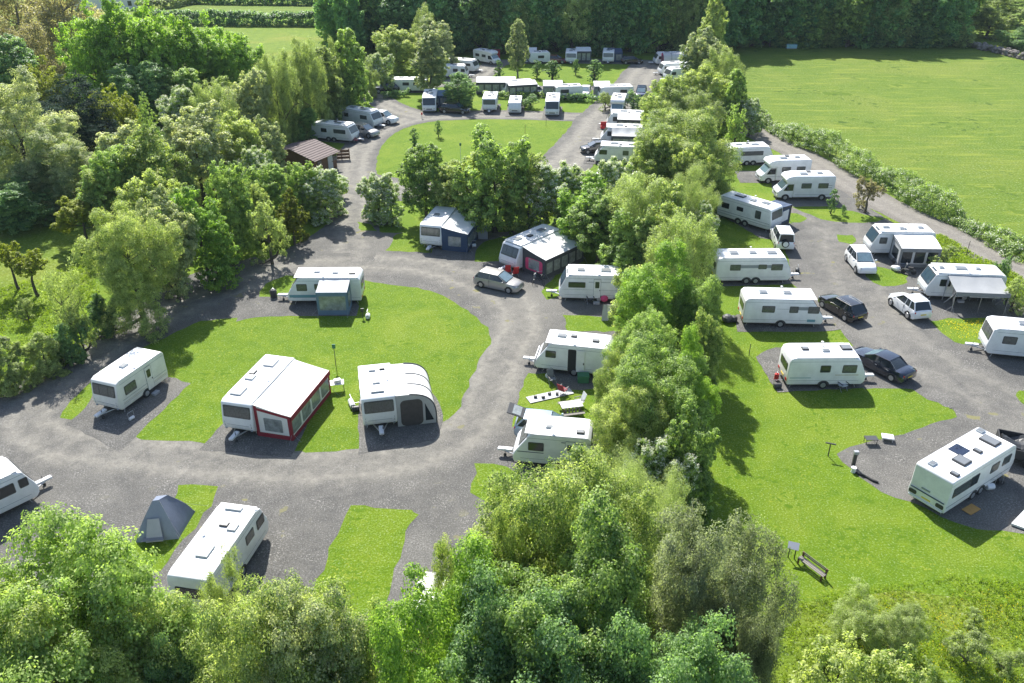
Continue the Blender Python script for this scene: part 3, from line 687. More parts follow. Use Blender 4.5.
def crown_points(shape, R, H, z0, lobes, nclump, seed, hollow=.62):
    rs = np.random.RandomState(seed); hh = (H - z0) / 2; cz = z0 + hh
    L = []
    if shape in ('round', 'shrub', 'spread'):
        for k in range(lobes):
            if k == 0: L.append((0, 0, cz + hh * .05, .58)); continue
            a = k * 2.39996 + rs.uniform(-.3, .3); el = rs.uniform(-.75, .95)
            rr = rs.uniform(.42, .80); c = math.sqrt(max(0, 1 - el * el)) if el > 0 else math.sqrt(1 - .35 * el * el)
            L.append((math.cos(a) * c * rr * R, math.sin(a) * c * rr * R, cz + el * (rr if el > 0 else 1.1) * hh, rs.uniform(.26, .46)))
    elif shape == 'column':
        for k in range(lobes):
            q = (k + .5) / lobes; w = math.sin(math.pi * min(1, q * .75 + .22)) ** .8; a = k * 2.4
            L.append((math.cos(a) * R * .35 * w, math.sin(a) * R * .35 * w, z0 + (H - z0) * (q * .92 + .03), .28 + .42 * w))
    elif shape == 'cone':
        for k in range(lobes):
            q = (k + .5) / lobes; w = 1 - q * .85; a = k * 2.4
            L.append((math.cos(a) * R * .55 * w, math.sin(a) * R * .55 * w, z0 + (H - z0) * q, .18 + .38 * w))
    elif shape == 'plume':      # upright plumes
        for k in range(lobes):
            a = k * 2.4; rr = math.sqrt((k + .5) / lobes) * .8; top = 1 - .35 * rr + rs.uniform(-.12, .08)
            for j in range(4):
                q = (j + .6) / 4 * top
                L.append((math.cos(a) * R * rr * (.5 + .5 * q), math.sin(a) * R * rr * (.5 + .5 * q), z0 + (H - z0) * q, .30 - .16 * (j == 3)))
    if shape in ('round', 'shrub', 'spread'):
        base = list(L); L = [(x, y, z, r * .86) for (x, y, z, r) in L]
        for (x, y, z, r) in base[1:]:
            for j in range(3):
                d = rs.normal(size=3); d[2] = abs(d[2]) * .9 - .1; v = np.array([x, y, (z - cz)]); v = v / max(.01, np.linalg.norm(v)); d = d / np.linalg.norm(d) + v * .9; d /= np.linalg.norm(d)
                L.append((x + d[0] * r * R, y + d[1] * r * R, z + d[2] * r * R * min(1.3, hh / R), r * rs.uniform(.25, .48)))
    L = np.array(L); rad = L[:, 3] * R; pts = []; out = []
    asp = 1.0 if shape in ('column', 'cone', 'plume') else hh / R
    w = rad ** 2; w /= w.sum(); tries = 0
    while len(pts) < nclump and tries < nclump * 12:
        tries += 1; k = rs.choice(len(L), p=w); d = rs.normal(size=3); d[2] += .25; d /= np.linalg.norm(d)
        rr = rad[k] * rs.uniform(.72, 1.08); p = L[k, :3] + d * rr * np.array([1, 1, min(1.5, max(.55, asp))])
        if p[2] < max(.12, z0 * .8): continue
        dd = np.linalg.norm((p - L[:, :3]) / np.array([1, 1, min(1.5, max(.55, asp))]), axis=1)
        if (dd < rad * hollow).any(): continue
        pts.append(p); out.append(d)
    P = np.array(pts); O = np.array(out)
    # fit to nominal envelope
    mx = np.percentile(np.hypot(P[:, 0], P[:, 1]), 90); P[:, :2] *= R * .92 / mx
    zt = np.percentile(P[:, 2], 98.5); P[:, 2] = z0 + (P[:, 2] - z0) * (H - z0) / max(.1, zt - z0)
    return P, O, L

def trunk_mesh(name, R, H, z0, L, mat, seed, r0=.2, limbs=9, stems=1, twigs=0, tips=None):
    rs = random.Random(seed); m = MB()
    top = Vector((rs.uniform(-.2, .2), rs.uniform(-.2, .2), z0 + (H - z0) * .72))
    pts = [Vector((0, 0, -.15))]
    for k in range(1, 7):
        q = k / 6; pts.append(Vector((top.x * q + rs.uniform(-.08, .08), top.y * q + rs.uniform(-.08, .08), top.z * q)))
    def rad(q): return r0 * (1 - q) ** .8 + .02
    m.tube(pts[0], pts[0] + Vector((0, 0, .35)), r0 * 1.5, r0 * 1.05, 10)
    for k in range(6): m.tube(pts[k], pts[k + 1], rad(k / 6), rad((k + 1) / 6), 9)
    order = list(range(len(L))); rs.shuffle(order)
    for k in order[:limbs]:
        c = Vector(L[k][:3]); q = min(.85, max(.12, (c.z - R * .35) / max(.1, top.z)))
        b = Vector((top.x * q, top.y * q, top.z * q)); mid = b.lerp(c, .5) + Vector((0, 0, -.05 * R)); r = rad(q) * .6
        m.tube(b, mid, r, r * .6, 6); m.tube(mid, c, r * .6, r * .25, 6)
        for j in range(3 + twigs):
            e = c + Vector((rs.uniform(-1, 1), rs.uniform(-1, 1), rs.uniform(-.2, 1))) * L[k][3] * R * .95
            s_ = b.lerp(c, rs.uniform(.5, 1)); m.tube(s_, e, r * .22 + .008, .008, 4)
            if twigs:
                for jj in range(3):
                    e2 = e + Vector((rs.uniform(-1, 1), rs.uniform(-1, 1), rs.uniform(-.1, 1))) * R * .2; m.tube(s_.lerp(e, rs.uniform(.4, 1)), e2, .012, .006, 3)
    bm_o = m.build(name, mat, None); me = bm_o.data; C.objects.unlink(bm_o); bpy.data.objects.remove(bm_o); return me

PROTO = {}
# species: shape, leaf material, lobes, hollow, clump radius, flatness, aspect, trunk base fraction, ragged
SPEC = {
 'sycamore': ('round', 'leaf_mid', 22, .62, .36, .6, 0.72, -0.06, .42),
 'ash':      ('round', 'leaf_fresh', 22, .62, .40, .6, 0.55, -0.08, .5),
 'deepgreen': ('round', 'leaf_deep', 20, .62, .46, .6, 0.75, -0.05, .5),
 'darkgreen': ('round', 'leaf_dark', 21, .62, .40, .6, 0.72, -0.08, .5),
 'bright':   ('round', 'leaf_bright', 21, .62, .36, .65, 0.66, -0.08, .45),
 'brightcol': ('plume', 'leaf_bright', 9, .6, .34, .9, 0.70, -0.02, .55),
 'pale':     ('round', 'leaf_pale', 23, .6, .38, .5, 0.62, -0.10, .42),
 'willow':   ('round', 'leaf_olive', 20, .55, .42, .9, 0.32, -0.08, .75),
 'sallow':   ('round', 'leaf_grey', 24, .6, .34, .8, 0.46, -0.05, .55),
 'poplar':   ('column', 'leaf_olive', 9, .5, .36, 1.0, 0.45, 0.00, .75),
 'greenpoplar': ('column', 'leaf_mid', 9, .5, .36, 1.0, 0.55, 0.00, .7),
 'birch':    ('column', 'leaf_pale', 8, .4, .34, 1.1, .5, .18, .8),
 'hawthorn': ('shrub', 'leaf_mid', 12, .6, .32, .7, 0.60, -0.08, .5),
 'shrub':    ('shrub', 'leaf_olive', 11, .55, .34, .8, 0.50, -0.10, .65),
 'darkshrub': ('shrub', 'leaf_dark', 11, .55, .34, .8, 0.60, -0.10, .6),
 'yellowshrub': ('plume', 'leaf_yellow', 8, .5, .24, 1.1, .5, .0, .6),
 'conebush': ('shrub', 'leaf_golden', 12, .6, .25, .8, .5, -.05, .6),
 'cedar':    ('spread', 'leaf_conifer', 16, .6, .45, .28, 0.26, -0.05, .45),
 'spruce':   ('cone', 'leaf_mid', 10, .5, .3, .5, 0.35, 0.00, .6),
 'bare':     ('round', 'leaf_brown', 12, .3, .40, .9, 0.50, 0.05, .9),
 'redbush':  ('shrub', 'leaf_brown', 9, .4, .3, .9, .6, .05, .8),
 'sapling':  ('column', 'leaf_dark', 6, .3, .22, 1.0, .7, .14, .8),
 'yellowtree': ('spread', 'leaf_yellow', 8, .45, .3, .5, .6, .3, .5),
}
# detail class: leaf size, leaves per clump, clumps (for the nominal crown radius)
CLS = {'near': (.12, 50, 2500, 4.2, 9.0), 'mid': (.19, 30, 1350, 3.2, 7.5), 'small': (.12, 18, 380, 1.3, 3.0), 'far': (.40, 18, 1000, 4.5, 11.0)}
def proto(spec, cls, var=0):
    key = (spec, cls, var)
    if key in PROTO: return PROTO[key]
    shape, mat, lobes, hol, cr, flat, asp, tb, rag = SPEC[spec]; leaf, m, n, R, H = CLS[cls]
    sd = sum(ord(c) for c in spec + cls) + 31 * var; z0 = H * tb
    if shape in ('column',): R *= .5; n = int(n * .6)
    if shape == 'cone': n = int(n * .6)
    if spec == 'bare': m = int(m * .45)
    if spec in ('sallow', 'willow', 'poplar', 'birch', 'shrub'): leaf *= .85; m = int(m * 1.35)
    P, O, L = crown_points(shape, R, H, z0, lobes, n, sd, hol)
    cs = cr * (R / 4.2 if cls != 'near' else 1) ** .7 * (1.0 if cls != 'far' else 1.25)
    me = leaves_mesh(spec + '_crown', P, cs * np.random.RandomState(sd).uniform(.7, 1.25, len(P)), m, leaf, mat, sd, O, flat, asp, rag)
    tm = trunk_mesh(spec + '_trunk', R, H, z0, L, 'bark' if spec not in ('birch', 'bare') else 'bark_grey', sd, .06 * R + .03, min(len(L), 10), 1, 4 if spec == 'bare' else 0)
    bl = None
    if spec in ('hawthorn',):
        rs = np.random.RandomState(sd + 5); ix = rs.choice(len(P), int(len(P) * .75), replace=False)
        bl = leaves_mesh('blossom', P[ix] * 1.03, cs * .95, max(8, int(m * .7)), leaf * .62, 'blossom', sd + 6, O[ix], .7, .9, .6)
    PROTO[key] = (me, tm, bl, R, H); return PROTO[key]

def plant(name, label, cat, loc, w, h, spec, cls, var=0, rot=0, group=None, lean=0):
    me, tm, bl, R, H = proto(spec, cls, var)
    t = thing(name, label, cat, loc, rot, group); t.scale = (w / (2 * R), w / (2 * R), h / H)
    if lean: t.rotation_euler[1] = lean
    o = bpy.data.objects.new('trunk', tm); C.objects.link(o); o.parent = t
    o = bpy.data.objects.new('crown', me); C.objects.link(o); o.parent = t
    if bl: b = bpy.data.objects.new('blossom', bl); C.objects.link(b); b.parent = o
    return t
TREE_N = [0]
def tree(label, x, top, base, wpx, spec='sycamore', cls='mid', name=None, cat='tree', group=None, var=None, hmax=22):
    """tree standing at the ground seen at (x, base), its crown top at row `top`, crown wpx wide"""
    g = G(x, base); TREE_N[0] += 1; k = TREE_N[0]
    lo, hi = .5, hmax
    for _ in range(30):
        mid = (lo + hi) / 2
        if PR((g.x, g.y, mid))[1] > top: lo = mid
        else: hi = mid
    h = lo; Z = PR((g.x, g.y, h * .6))[2]; g.x = (x - 512) * PR((g.x, g.y, h * .72))[2] / F_PX; w = wpx * Z / F_PX * (1.12 if base > 560 and spec != 'sallow' else 1.04)
    nm = name or {'hawthorn': 'hawthorn_tree', 'shrub': 'shrub', 'darkshrub': 'shrub', 'yellowshrub': 'shrub', 'conebush': 'conifer_bush', 'cedar': 'cedar_tree', 'spruce': 'spruce_tree',
                  'poplar': 'poplar_tree', 'greenpoplar': 'poplar_tree', 'birch': 'birch_tree', 'willow': 'willow_tree', 'sallow': 'willow_tree', 'redbush': 'shrub', 'sapling': 'sapling'}.get(spec, 'broadleaf_tree')
    ct = {'shrub': 'shrub', 'conifer_bush': 'shrub', 'sapling': 'sapling'}.get(nm, cat)
    return plant(nm, label, ct, (g.x, g.y, 0), w, h, spec, cls, (k % 2 if var is None else var), (k * 1.7) % 6.28, group)

def hedge(label, px, h, w, leaf=.3, dens=14, mat='leaf_olive', blossom=.0, seed=3, name='hedge', world=False, vary=.25, m=16):
    pts = [Vector((p[0], p[1], 0)) if world else G(*p) for p in px]; rs = np.random.RandomState(seed)
    P = []; O = []; st = MB()
    ph = rs.uniform(0, 6.28, 4)
    for a, b in zip(pts, pts[1:]):
        L = (b - a).length; n = int(L * dens); d = (b - a).normalized(); nr = Vector((-d.y, d.x, 0))
        for k in range(n):
            q = rs.uniform(); c = a.lerp(b, q); s = c.x * .9 + c.y * .6
            hh = h * (1 + vary * (math.sin(s * .9 + ph[0]) * .5 + math.sin(s * 2.3 + ph[1]) * .35 + math.sin(s * .31 + ph[2]) * .5)); ww = w * (1 + vary * .7 * math.sin(s * 1.3 + ph[3]))
            t = rs.uniform(0, math.pi); rr = rs.uniform(.72, 1.05)
            P.append((c.x + nr.x * math.cos(t) * ww / 2 * rr, c.y + nr.y * math.cos(t) * ww / 2 * rr, max(.1, hh * (.28 + .72 * math.sin(t) * rr) * (rs.uniform(.25, 1) if math.sin(t) < .4 else 1))))
            O.append((nr.x * math.cos(t), nr.y * math.cos(t), math.sin(t)))
        for k in range(int(L / 1.2)):
            c = a.lerp(b, (k + .5) / max(1, int(L / 1.2))); st.tube((c.x, c.y, 0), (c.x + rs.uniform(-.3, .3), c.y + rs.uniform(-.3, .3), h * .7), .05, .02, 5)
    P = np.array(P); O = np.array(O)
    org = Vector(P.mean(axis=0)); org.z = 0; P -= np.array(org)
    t = thing(name, label, 'hedge', org)
    me = leaves_mesh('foliage', P, .42 if leaf < .4 else .6, m, leaf, mat, seed, O, .75, .6, .6)
    o = bpy.data.objects.new('foliage', me); C.objects.link(o); o.parent = t
    st.v = [(v[0] - org.x, v[1] - org.y, v[2]) for v in st.v]; st.build('stems', 'bark', t)
    if blossom:
        ix = rs.choice(len(P), int(len(P) * blossom), replace=False)
        me = leaves_mesh('blossom', P[ix] + O[ix] * .12, .38, max(5, m // 2), leaf * .65, 'blossom', seed + 1, O[ix], .7, .9, .6)
        b = bpy.data.objects.new('blossom', me); C.objects.link(b); b.parent = o
    return t
# ================================================================ the ground
g0 = MB(); g0.add([(-900, -120, 0), (900, -120, 0), (900, 1800, 0), (-900, 1800, 0)], [(0, 1, 2, 3)])
o = g0.build('ground', 'rough_grass'); o['kind'] = 'structure'
sheet('campsite_lawn', [(-260, 420), (60, 300), (250, 180), (330, 110), (400, 75), (480, 58), (700, 56), (735, 80), (745, 130), (775, 165), (850, 222), (930, 262), (1030, 330), (1300, 420), (1300, 640), (900, 590), (760, 610), (600, 680), (300, 760), (-100, 760)], .004, 'lawn', sharp=True)
sheet('field', [(736, 46), (1010, 48), (1300, 90), (1700, 560), (1300, 420), (1100, 300), (1024, 262), (968, 234), (928, 214), (888, 194), (850, 172), (768, 131), (742, 121)], .004, 'meadow', sharp=True, seed=4)
def road(name, px, w, z, mat='gravel', seed=1, worn=1.0):
    c = [G(*p) for p in px]; n = len(c); out = []
    # smooth the centre line
    fine = []
    for i in range(n - 1):
        p0, p1, p2, p3 = c[max(0, i - 1)], c[i], c[i + 1], c[min(n - 1, i + 2)]
        for k in range(8):
            t = k / 8; fine.append(.5 * ((2 * p1) + (p2 - p0) * t + (2 * p0 - 5 * p1 + 4 * p2 - p3) * t * t + (-p0 + 3 * p1 - 3 * p2 + p3) * t**3))
    fine.append(c[-1]); rnd = random.Random(seed); L = []; Rr = []
    for i, p in enumerate(fine):
        d = fine[min(len(fine) - 1, i + 1)] - fine[max(0, i - 1)]; d.normalize(); nr = Vector((-d.y, d.x, 0))
        ww = w * (1 + rnd.uniform(-.04, .04)); L.append(p + nr * ww / 2); Rr.append(p - nr * ww / 2)
    NC = 10; vs = []; wn = []; k = len(L); m = MB()
    for i in range(k):
        for c_ in range(NC + 1):
            q = c_ / NC; p = Rr[i].lerp(L[i], q); vs.append((p.x, p.y, z)); e = min(1, min(q, 1 - q) / .22)
            wn.append(e * (.62 + .38 * math.exp(-((abs(q - .5) - .2) / .09) ** 2)) * worn)
    me = bpy.data.meshes.new(name); W_ = NC + 1
    me.from_pydata(vs, [], [(i * W_ + c_, i * W_ + c_ + 1, (i + 1) * W_ + c_ + 1, (i + 1) * W_ + c_) for i in range(k - 1) for c_ in range(NC)])
    at = me.attributes.new('worn', 'FLOAT', 'POINT'); at.data.foreach_set('value', wn); me.materials.append(MATS[mat]); o = bpy.data.objects.new(name, me); C.objects.link(o); o['kind'] = 'structure'; return o
sheet('gravel_yard', [(-160, 480), (-60, 425), (0, 394), (50, 360), (86, 336), (140, 304), (180, 278), (256, 257), (263, 261), (300, 242), (326, 225), (340, 212), (345, 196), (346, 178), (367, 178), (365, 200), (360, 216), (364, 224), (376, 231), (396, 233), (440, 229), (475, 228), (500, 232), (560, 228), (620, 240), (650, 280), (645, 340), (630, 400), (600, 450), (560, 500), (540, 560), (480, 640), (300, 720), (0, 720), (-260, 600)], .008, 'gravel', seed=2)
sheet('gravel_parking', [(768, 172), (800, 168), (833, 184), (885, 218), (925, 238), (934, 262), (985, 272), (1022, 306), (1100, 330), (1140, 540), (1030, 534), (975, 528), (940, 516), (912, 502), (880, 492), (850, 469), (835, 454), (860, 444), (893, 437), (930, 424), (958, 416), (965, 410), (940, 394), (908, 389), (864, 389), (862, 350), (885, 345), (872, 327), (832, 327), (812, 300), (793, 284), (789, 262), (785, 245), (788, 228), (803, 221), (785, 213), (776, 200)], .008, 'gravel', seed=5)
road('access_lane', [(700, 98), (742, 126), (775, 142), (812, 161), (850, 184), (886, 205), (928, 225), (968, 244), (1024, 272), (1120, 312), (1300, 400)], 4.6, .012, 'lane_surface')
road('loop_road', [(356, 200), (355, 180), (355, 165), (360, 150), (372, 136), (392, 125), (425, 117.5), (470, 115), (520, 115), (575, 117), (604, 118)], 5.4, .012)
road('loop_road', [(600, 117), (591, 133), (577, 150), (560, 168), (530, 186), (470, 192), (400, 190), (357, 182)], 7.2, .016, seed=3)
road('back_road', [(425, 117), (400, 110.5), (380, 101), (372, 94), (382, 89), (405, 86), (440, 84), (474, 78), (488, 69), (497, 63.5), (520, 61.5), (560, 61), (610, 61.5), (668, 63)], 5.0, .020, seed=4)
road('back_road', [(655, 62), (643, 73), (634, 86), (622, 99), (611, 110), (602, 119)], 7.5, .024, seed=5)
road('footpath', [(478, 83), (505, 86), (545, 88), (590, 88), (632, 90)], 3.0, .028, seed=6)

road('ring_road', [(-70, 452), (0, 444), (70, 446), (140, 454), (220, 462), (320, 466), (410, 455), (462, 432), (486, 400), (500, 360), (520, 325), (510, 300), (470, 280), (420, 266), (360, 262), (300, 266), (270, 272)], 6.2, .0105, seed=7, worn=.85)
road('ring_road', [(350, 264), (300, 268), (240, 286), (180, 308), (120, 339), (70, 372), (40, 400), (30, 425), (60, 444)], 5.6, .0118, seed=10, worn=.8)
road('ring_road', [(345, 262), (352, 240), (354, 215), (356, 190), (356, 178)], 5.5, .0112, seed=8, worn=.8)
road('parking_road', [(800, 204), (838, 228), (846, 262), (868, 300), (905, 345), (950, 375), (1000, 400), (1040, 440)], 8.5, .0105, seed=9, worn=.6)

def island(px, seed=1, rs=.006, name='grass_island', mat='lawn', jit=.15): return sheet(name, px, .008, mat, raise_=rs, jit=jit, seed=seed)
island([(60, 418), (75, 421), (134, 437), (165, 440), (200, 443), (222, 448), (308, 452), (360, 448), (441, 424), (456, 413), (468, 387), (478, 364), (491, 340), (487, 328), (476, 318), (456, 303), (431, 291), (396, 285), (366, 281), (320, 276), (285, 276), (266, 284), (258, 296), (256, 317), (200, 321), (156, 342), (110, 364), (85, 388), (66, 407)], 11)
island([(135, 536), (172, 502), (180, 485), (220, 487), (205, 514), (160, 570), (125, 566)], 12)
island([(352, 506), (412, 509), (417, 515), (403, 542), (384, 612), (372, 640), (300, 640), (322, 570), (340, 527)], 13)
island([(476, 464), (508, 466), (530, 492), (500, 512), (472, 492)], 14)
island([(510, 426), (516, 404), (527, 374), (546, 373), (560, 391), (612, 389), (614, 432), (560, 428), (530, 420)], 15)
island([(563, 315), (640, 318), (640, 332), (568, 331)], 16)
island([(385, 251), (391, 243), (396, 234), (440, 226), (432, 253)], 17)
island([(358, 222), (370, 224), (377, 231), (360, 231)], 18)
island([(474, 262), (478, 248), (490, 240), (560, 226), (610, 232), (640, 262), (560, 268), (508, 262)], 19)
island([(540, 292), (556, 276), (575, 268), (600, 268), (560, 296), (548, 300)], 20)
# grass on the right hand side
island([(792, 207), (832, 206), (846, 210), (886, 219), (876, 222), (835, 222), (815, 217)], 21)
island([(784, 214), (797, 213), (806, 218), (800, 223), (787, 223)], 22)
island([(836, 235), (852, 235), (857, 241), (852, 244), (839, 242)], 23)
island([(863, 266), (885, 268), (908, 276), (904, 285), (884, 287), (868, 279)], 24)
island([(931, 322), (944, 319), (990, 318), (996, 324), (988, 342), (965, 345), (948, 338)], 25)
island([(1014, 395), (1022, 391), (1080, 398), (1080, 420), (1030, 408)], 26)
def pad(px, seed=31, mat='gravel', z=.0185): return sheet('gravel_pitch', px, z, mat, jit=.08, seed=seed)
pad([(67, 424), (86, 408), (96, 390), (104, 380), (166, 377), (190, 384), (134, 438), (120, 452)], 31)
pad([(200, 450), (222, 424), (252, 378), (322, 378), (303, 436), (290, 458)], 32)
pad([(236, 322), (243, 297), (320, 296), (352, 298), (360, 306), (356, 316), (323, 316), (256, 317)], 33)
pad([(358, 455), (359, 410), (364, 380), (418, 380), (436, 398), (443, 422), (436, 440)], 34)
pad([(150, 600), (190, 555), (215, 515), (232, 492), (262, 490), (300, 520), (270, 600)], 35)
for k, px in enumerate([[(773, 186), (835, 186), (846, 204), (776, 203)], [(735, 171), (802, 171), (802, 183), (740, 183)], [(733, 155), (792, 156), (790, 166), (735, 165)],
           [(716, 212), (765, 214), (802, 228), (797, 243), (760, 238)], [(712, 272), (792, 268), (797, 284), (715, 287)],
           [(736, 315), (822, 301), (848, 322), (834, 331), (738, 332)], [(755, 357), (776, 348), (870, 346), (890, 350), (866, 388), (777, 392)]]): pad(px, 40 + k, z=.020 + .001 * k)
# fields and hedges in the distance, top left
sheet('far_field', [(190, 3), (338, 4), (338, 13), (185, 13)], .008, 'meadow', sharp=True)
sheet('far_field', [(150, 8), (335, 14), (335, 23), (140, 24)], .012, 'meadow', sharp=True)
sheet('far_field', [(60, 30), (335, 27), (335, 52), (60, 52)], .016, 'rough_grass', sharp=True)

# ================================================================ caravans
def scale_h(t, k): t.scale = (k, k, k)
TP = 'touring caravans on their pitches'
V = {}
V[1] = caravan('older white caravan alone at the left of the large oval lawn, wide dark front window', (166, 379), (124, 410), (92, 404), style='upright', shell='shell_cream', L=5.0, W=2.2,
   win_l=[(.62, .84, 1.25, 1.95)], win_r=[(.2, .4), (.6, .8)], door=(1, .30), front='dark3', hatches=[(.55, 0, .5, .4, 0)], stripe=[(1, .03, .9, 1.02, 1.05, 'decal_grey'), (1, .03, .9, .8, .82, 'decal_gold')], cover=None)
V[2] = caravan('white caravan carrying the awning with dark red trim, square front window', (263, 357.5), (223, 398), (250, 380), z=2.5, style='upright', L=6.6, front='one',
   hatches=[(.2, -.1, .9, .7, 0), (.42, -.7, .5, .35, 1), (.52, -.55, .55, .55, 0), (.78, -.45, .95, .7, 0)], win_l=[(.3, .4)])
V[3] = caravan('white caravan with an inflatable ribbed awning, centre of the oval lawn', (357.5, 365), (361, 402), (380, 380), z=2.5, style='upright', L=4.7, front='dark3',
   hatches=[(.2, -.2, .5, .45, 0), (.2, .5, .35, .35, 1), (.55, .0, .55, .45, 0), (.82, 0, .3, .8, 0)], win_l=[(.2, .3)])
V[4] = caravan('white caravan side on at the top of the oval lawn with a small square porch', (363, 301), (287, 301.5), (325, 285), style='wedge', W=2.2, L=6.4,
   win_l=[(.72, .86, 1.35, 2.0), (.5, .62, 1.45, 2.0)], hatches=[(.6, -.1, .45, .4, 0), (.35, .1, .45, .4, 0), (.12, .3, .5, .3, 1)], stripe=[(1, .35, .97, .72, .98, 'decal_teal')], cover=None)
V[5] = caravan('white caravan with the navy blue awning, backed against the tall trees', (433, 209.5), (422.5, 221), (445, 218), z=2.5, style='upright', L=5.6, front='dark3', hatches=[(.5, -.2, .6, .5, 0)], win_l=[(.3, .4)])
V[6] = caravan('white caravan under a broad white awning roof beside the silver car', (541, 225), (503.5, 240.5), (535, 238), z=2.5, style='modern', L=6.8, front='dark3', hatches=[(.75, -.2, .7, .5, 0), (.55, .1, .5, .4, 1), (.3, 0, .8, .6, 0)], win_l=[(.3, .4)])
V[7] = caravan('long white caravan side on against the tree belt with pink cushion by its wheel', (634, 300), (560.5, 298), (598, 285), style='modern', L=6.7, W=2.3, front='full',
   win_l=[(.66, .88, 1.4, 1.92, 'glass_dark')], door=(1, .46), stripe=[(1, .02, .62, 1.92, 1.96, 'decal_grey'), (1, .02, .96, 1.2, 1.22, 'decal_grey')], hatches=[(.72, .1, .6, .5, 0), (.4, .1, .8, .6, 0), (.15, 0, .5, .4, 0)])
V[8] = caravan('white caravan with its door standing open on a dark doorway', (604, 375.5), (540, 368.5), (575, 350), style='wedge', W=2.25, L=5.6,
   win_l=[(.72, .86, 1.4, 1.98, 'glass_dark')], hatches=[(.68, -.2, .6, .45, 0), (.52, -.3, .4, .35, 1), (.22, .1, .45, .35, 1)], cover='plastic_white')
t8, f8 = V[8]
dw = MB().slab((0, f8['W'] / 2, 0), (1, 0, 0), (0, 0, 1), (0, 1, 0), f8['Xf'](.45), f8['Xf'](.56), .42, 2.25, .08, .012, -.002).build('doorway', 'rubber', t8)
MB().slab((0, f8['W'] / 2, 0), (1, 0, 0), (0, 0, 1), (0, 1, 0), f8['Xf'](.335), f8['Xf'](.445), .42, 2.25, .08, .04, .03).build('door', 'shell_white', t8, bevel=.01, seg=1)
MB().box(f8['Xf'](.34), f8['Xf'](.355), f8['W'] / 2 + .07, f8['W'] / 2 + .10, 1.1, 1.25).build('door_handle', 'plastic_dark', t8)
V[9] = caravan('short white caravan nearest the central tree, in front of the open tailgate car', (585, 468), (517.5, 462), (550, 440), style='wedge', W=2.2, L=4.9,
   win_l=[(.6, .8, 1.35, 1.98, 'glass_dark')], door=(1, .2), stripe=[(1, .6, .94, 1.18, 1.24, 'decal_navy'), (1, .0, .38, 2.1, 2.16, 'decal_navy')], hatches=[(.15, .5, .45, .35, 1), (.55, .2, .4, .3, 0)])
V[10] = caravan('white caravan with bright bare roof beside the blue grey tent', (171, 569), (222, 501), (225, 540), z=2.5, style='modern', L=6.4,
   win_r=[(.6, .74, 1.4, 2.0), (.80, .93, 1.35, 2.0, 'glass_dark')], win_l=[(.2, .4)], hatches=[(.82, .1, .3, .85, 0), (.62, .0, .3, .45, 1), (.6, -.55, .5, .45, 0), (.3, .0, .8, .6, 0)], front='dark3')
V[11] = caravan('white caravan cut off by the left edge of the view, rounded nose', (-60, 508), (12, 475), (-40, 470), z=2.5, style='modern', L=6.0, win_r=[(.62, .8, 1.3, 2.0, 'glass_dark'), (.84, .93, 1.4, 2.0, 'glass_dark')], front='dark3')
V[13] = caravan('white caravan furthest up the lane behind the two motorhomes', (731, 163.5), (771, 162), (750, 150), style='modern', L=5.8, twin=True, win_r=[(.25, .75, 1.4, 2.0, 'glass_curtain')], front='full')
V[16] = caravan('white caravan with blue roof light and small dark porch at its nose', (721, 216), (765, 229.5), (755, 205), style='upright', L=6.6, twin=True, front='one',
   win_r=[(.08, .22, 1.35, 1.95, 'glass_dark'), (.36, .48, 1.5, 1.95, 'glass_dark'), (.70, .80, 1.25, 2.1, 'glass_curtain')], stripe=[(-1, .02, .97, .98, 1.01, 'decal_navy'), (-1, .02, .97, .75, .77, 'decal_grey')], hatches=[(.28, .2, 1.0, .6, 1), (.55, -.1, .5, .45, 0), (.75, .2, .7, .5, 0)])
V[17] = caravan('long twin axle white caravan with grey window band, rounded nose to the right', (716, 281), (789, 280.5), (755, 265), style='modern', L=6.9, twin=True,
   win_r=[(.18, .32, 1.38, 1.95, 'glass_curtain'), (.55, .66, 1.5, 1.95, 'glass_curtain'), (.72, .87, 1.38, 1.98, 'glass_curtain')], stripe=[(-1, .32, .72, 1.6, 1.9, 'decal_grey')], hatches=[(.25, 0, .7, .6, 0), (.5, 0, .6, .5, 0), (.75, 0, .8, .6, 0)])
V[18] = caravan('white caravan side on between the twin axle caravan and the dark saloon', (741.5, 323), (823, 325), (780, 300), style='wedge', L=6.5,
   win_r=[(.22, .38, 1.38, 1.98, 'glass_curtain'), (.56, .67, 1.4, 1.98, 'glass_curtain'), (.79, .93, 1.38, 2.0, 'glass_curtain')], stripe=[(-1, .4, .55, 1.7, 1.73, 'decal_grey'), (-1, .67, .79, 1.65, 1.95, 'decal_grey'), (-1, .8, .9, .6, .82, 'decal_teal')], hatches=[(.25, .1, .6, .5, 0), (.55, .1, .6, .5, 0)], front='full')
V[19] = caravan('white caravan beside the dark saloon, picture window in its left end', (786, 385), (864, 384.5), (825, 360), style='modern', L=5.7,
   win_r=[(.40, .53, 1.4, 1.98, 'glass_dark'), (.68, .86, 1.35, 2.0, 'glass_curtain')], stripe=[(-1, .03, .3, .92, .97, 'decal_teal'), (-1, .6, .9, 1.15, 1.19, 'decal_gold')], hatches=[(.25, .2, .45, .4, 1), (.5, -.1, .5, .35, 0), (.78, .3, .7, .6, 1)])
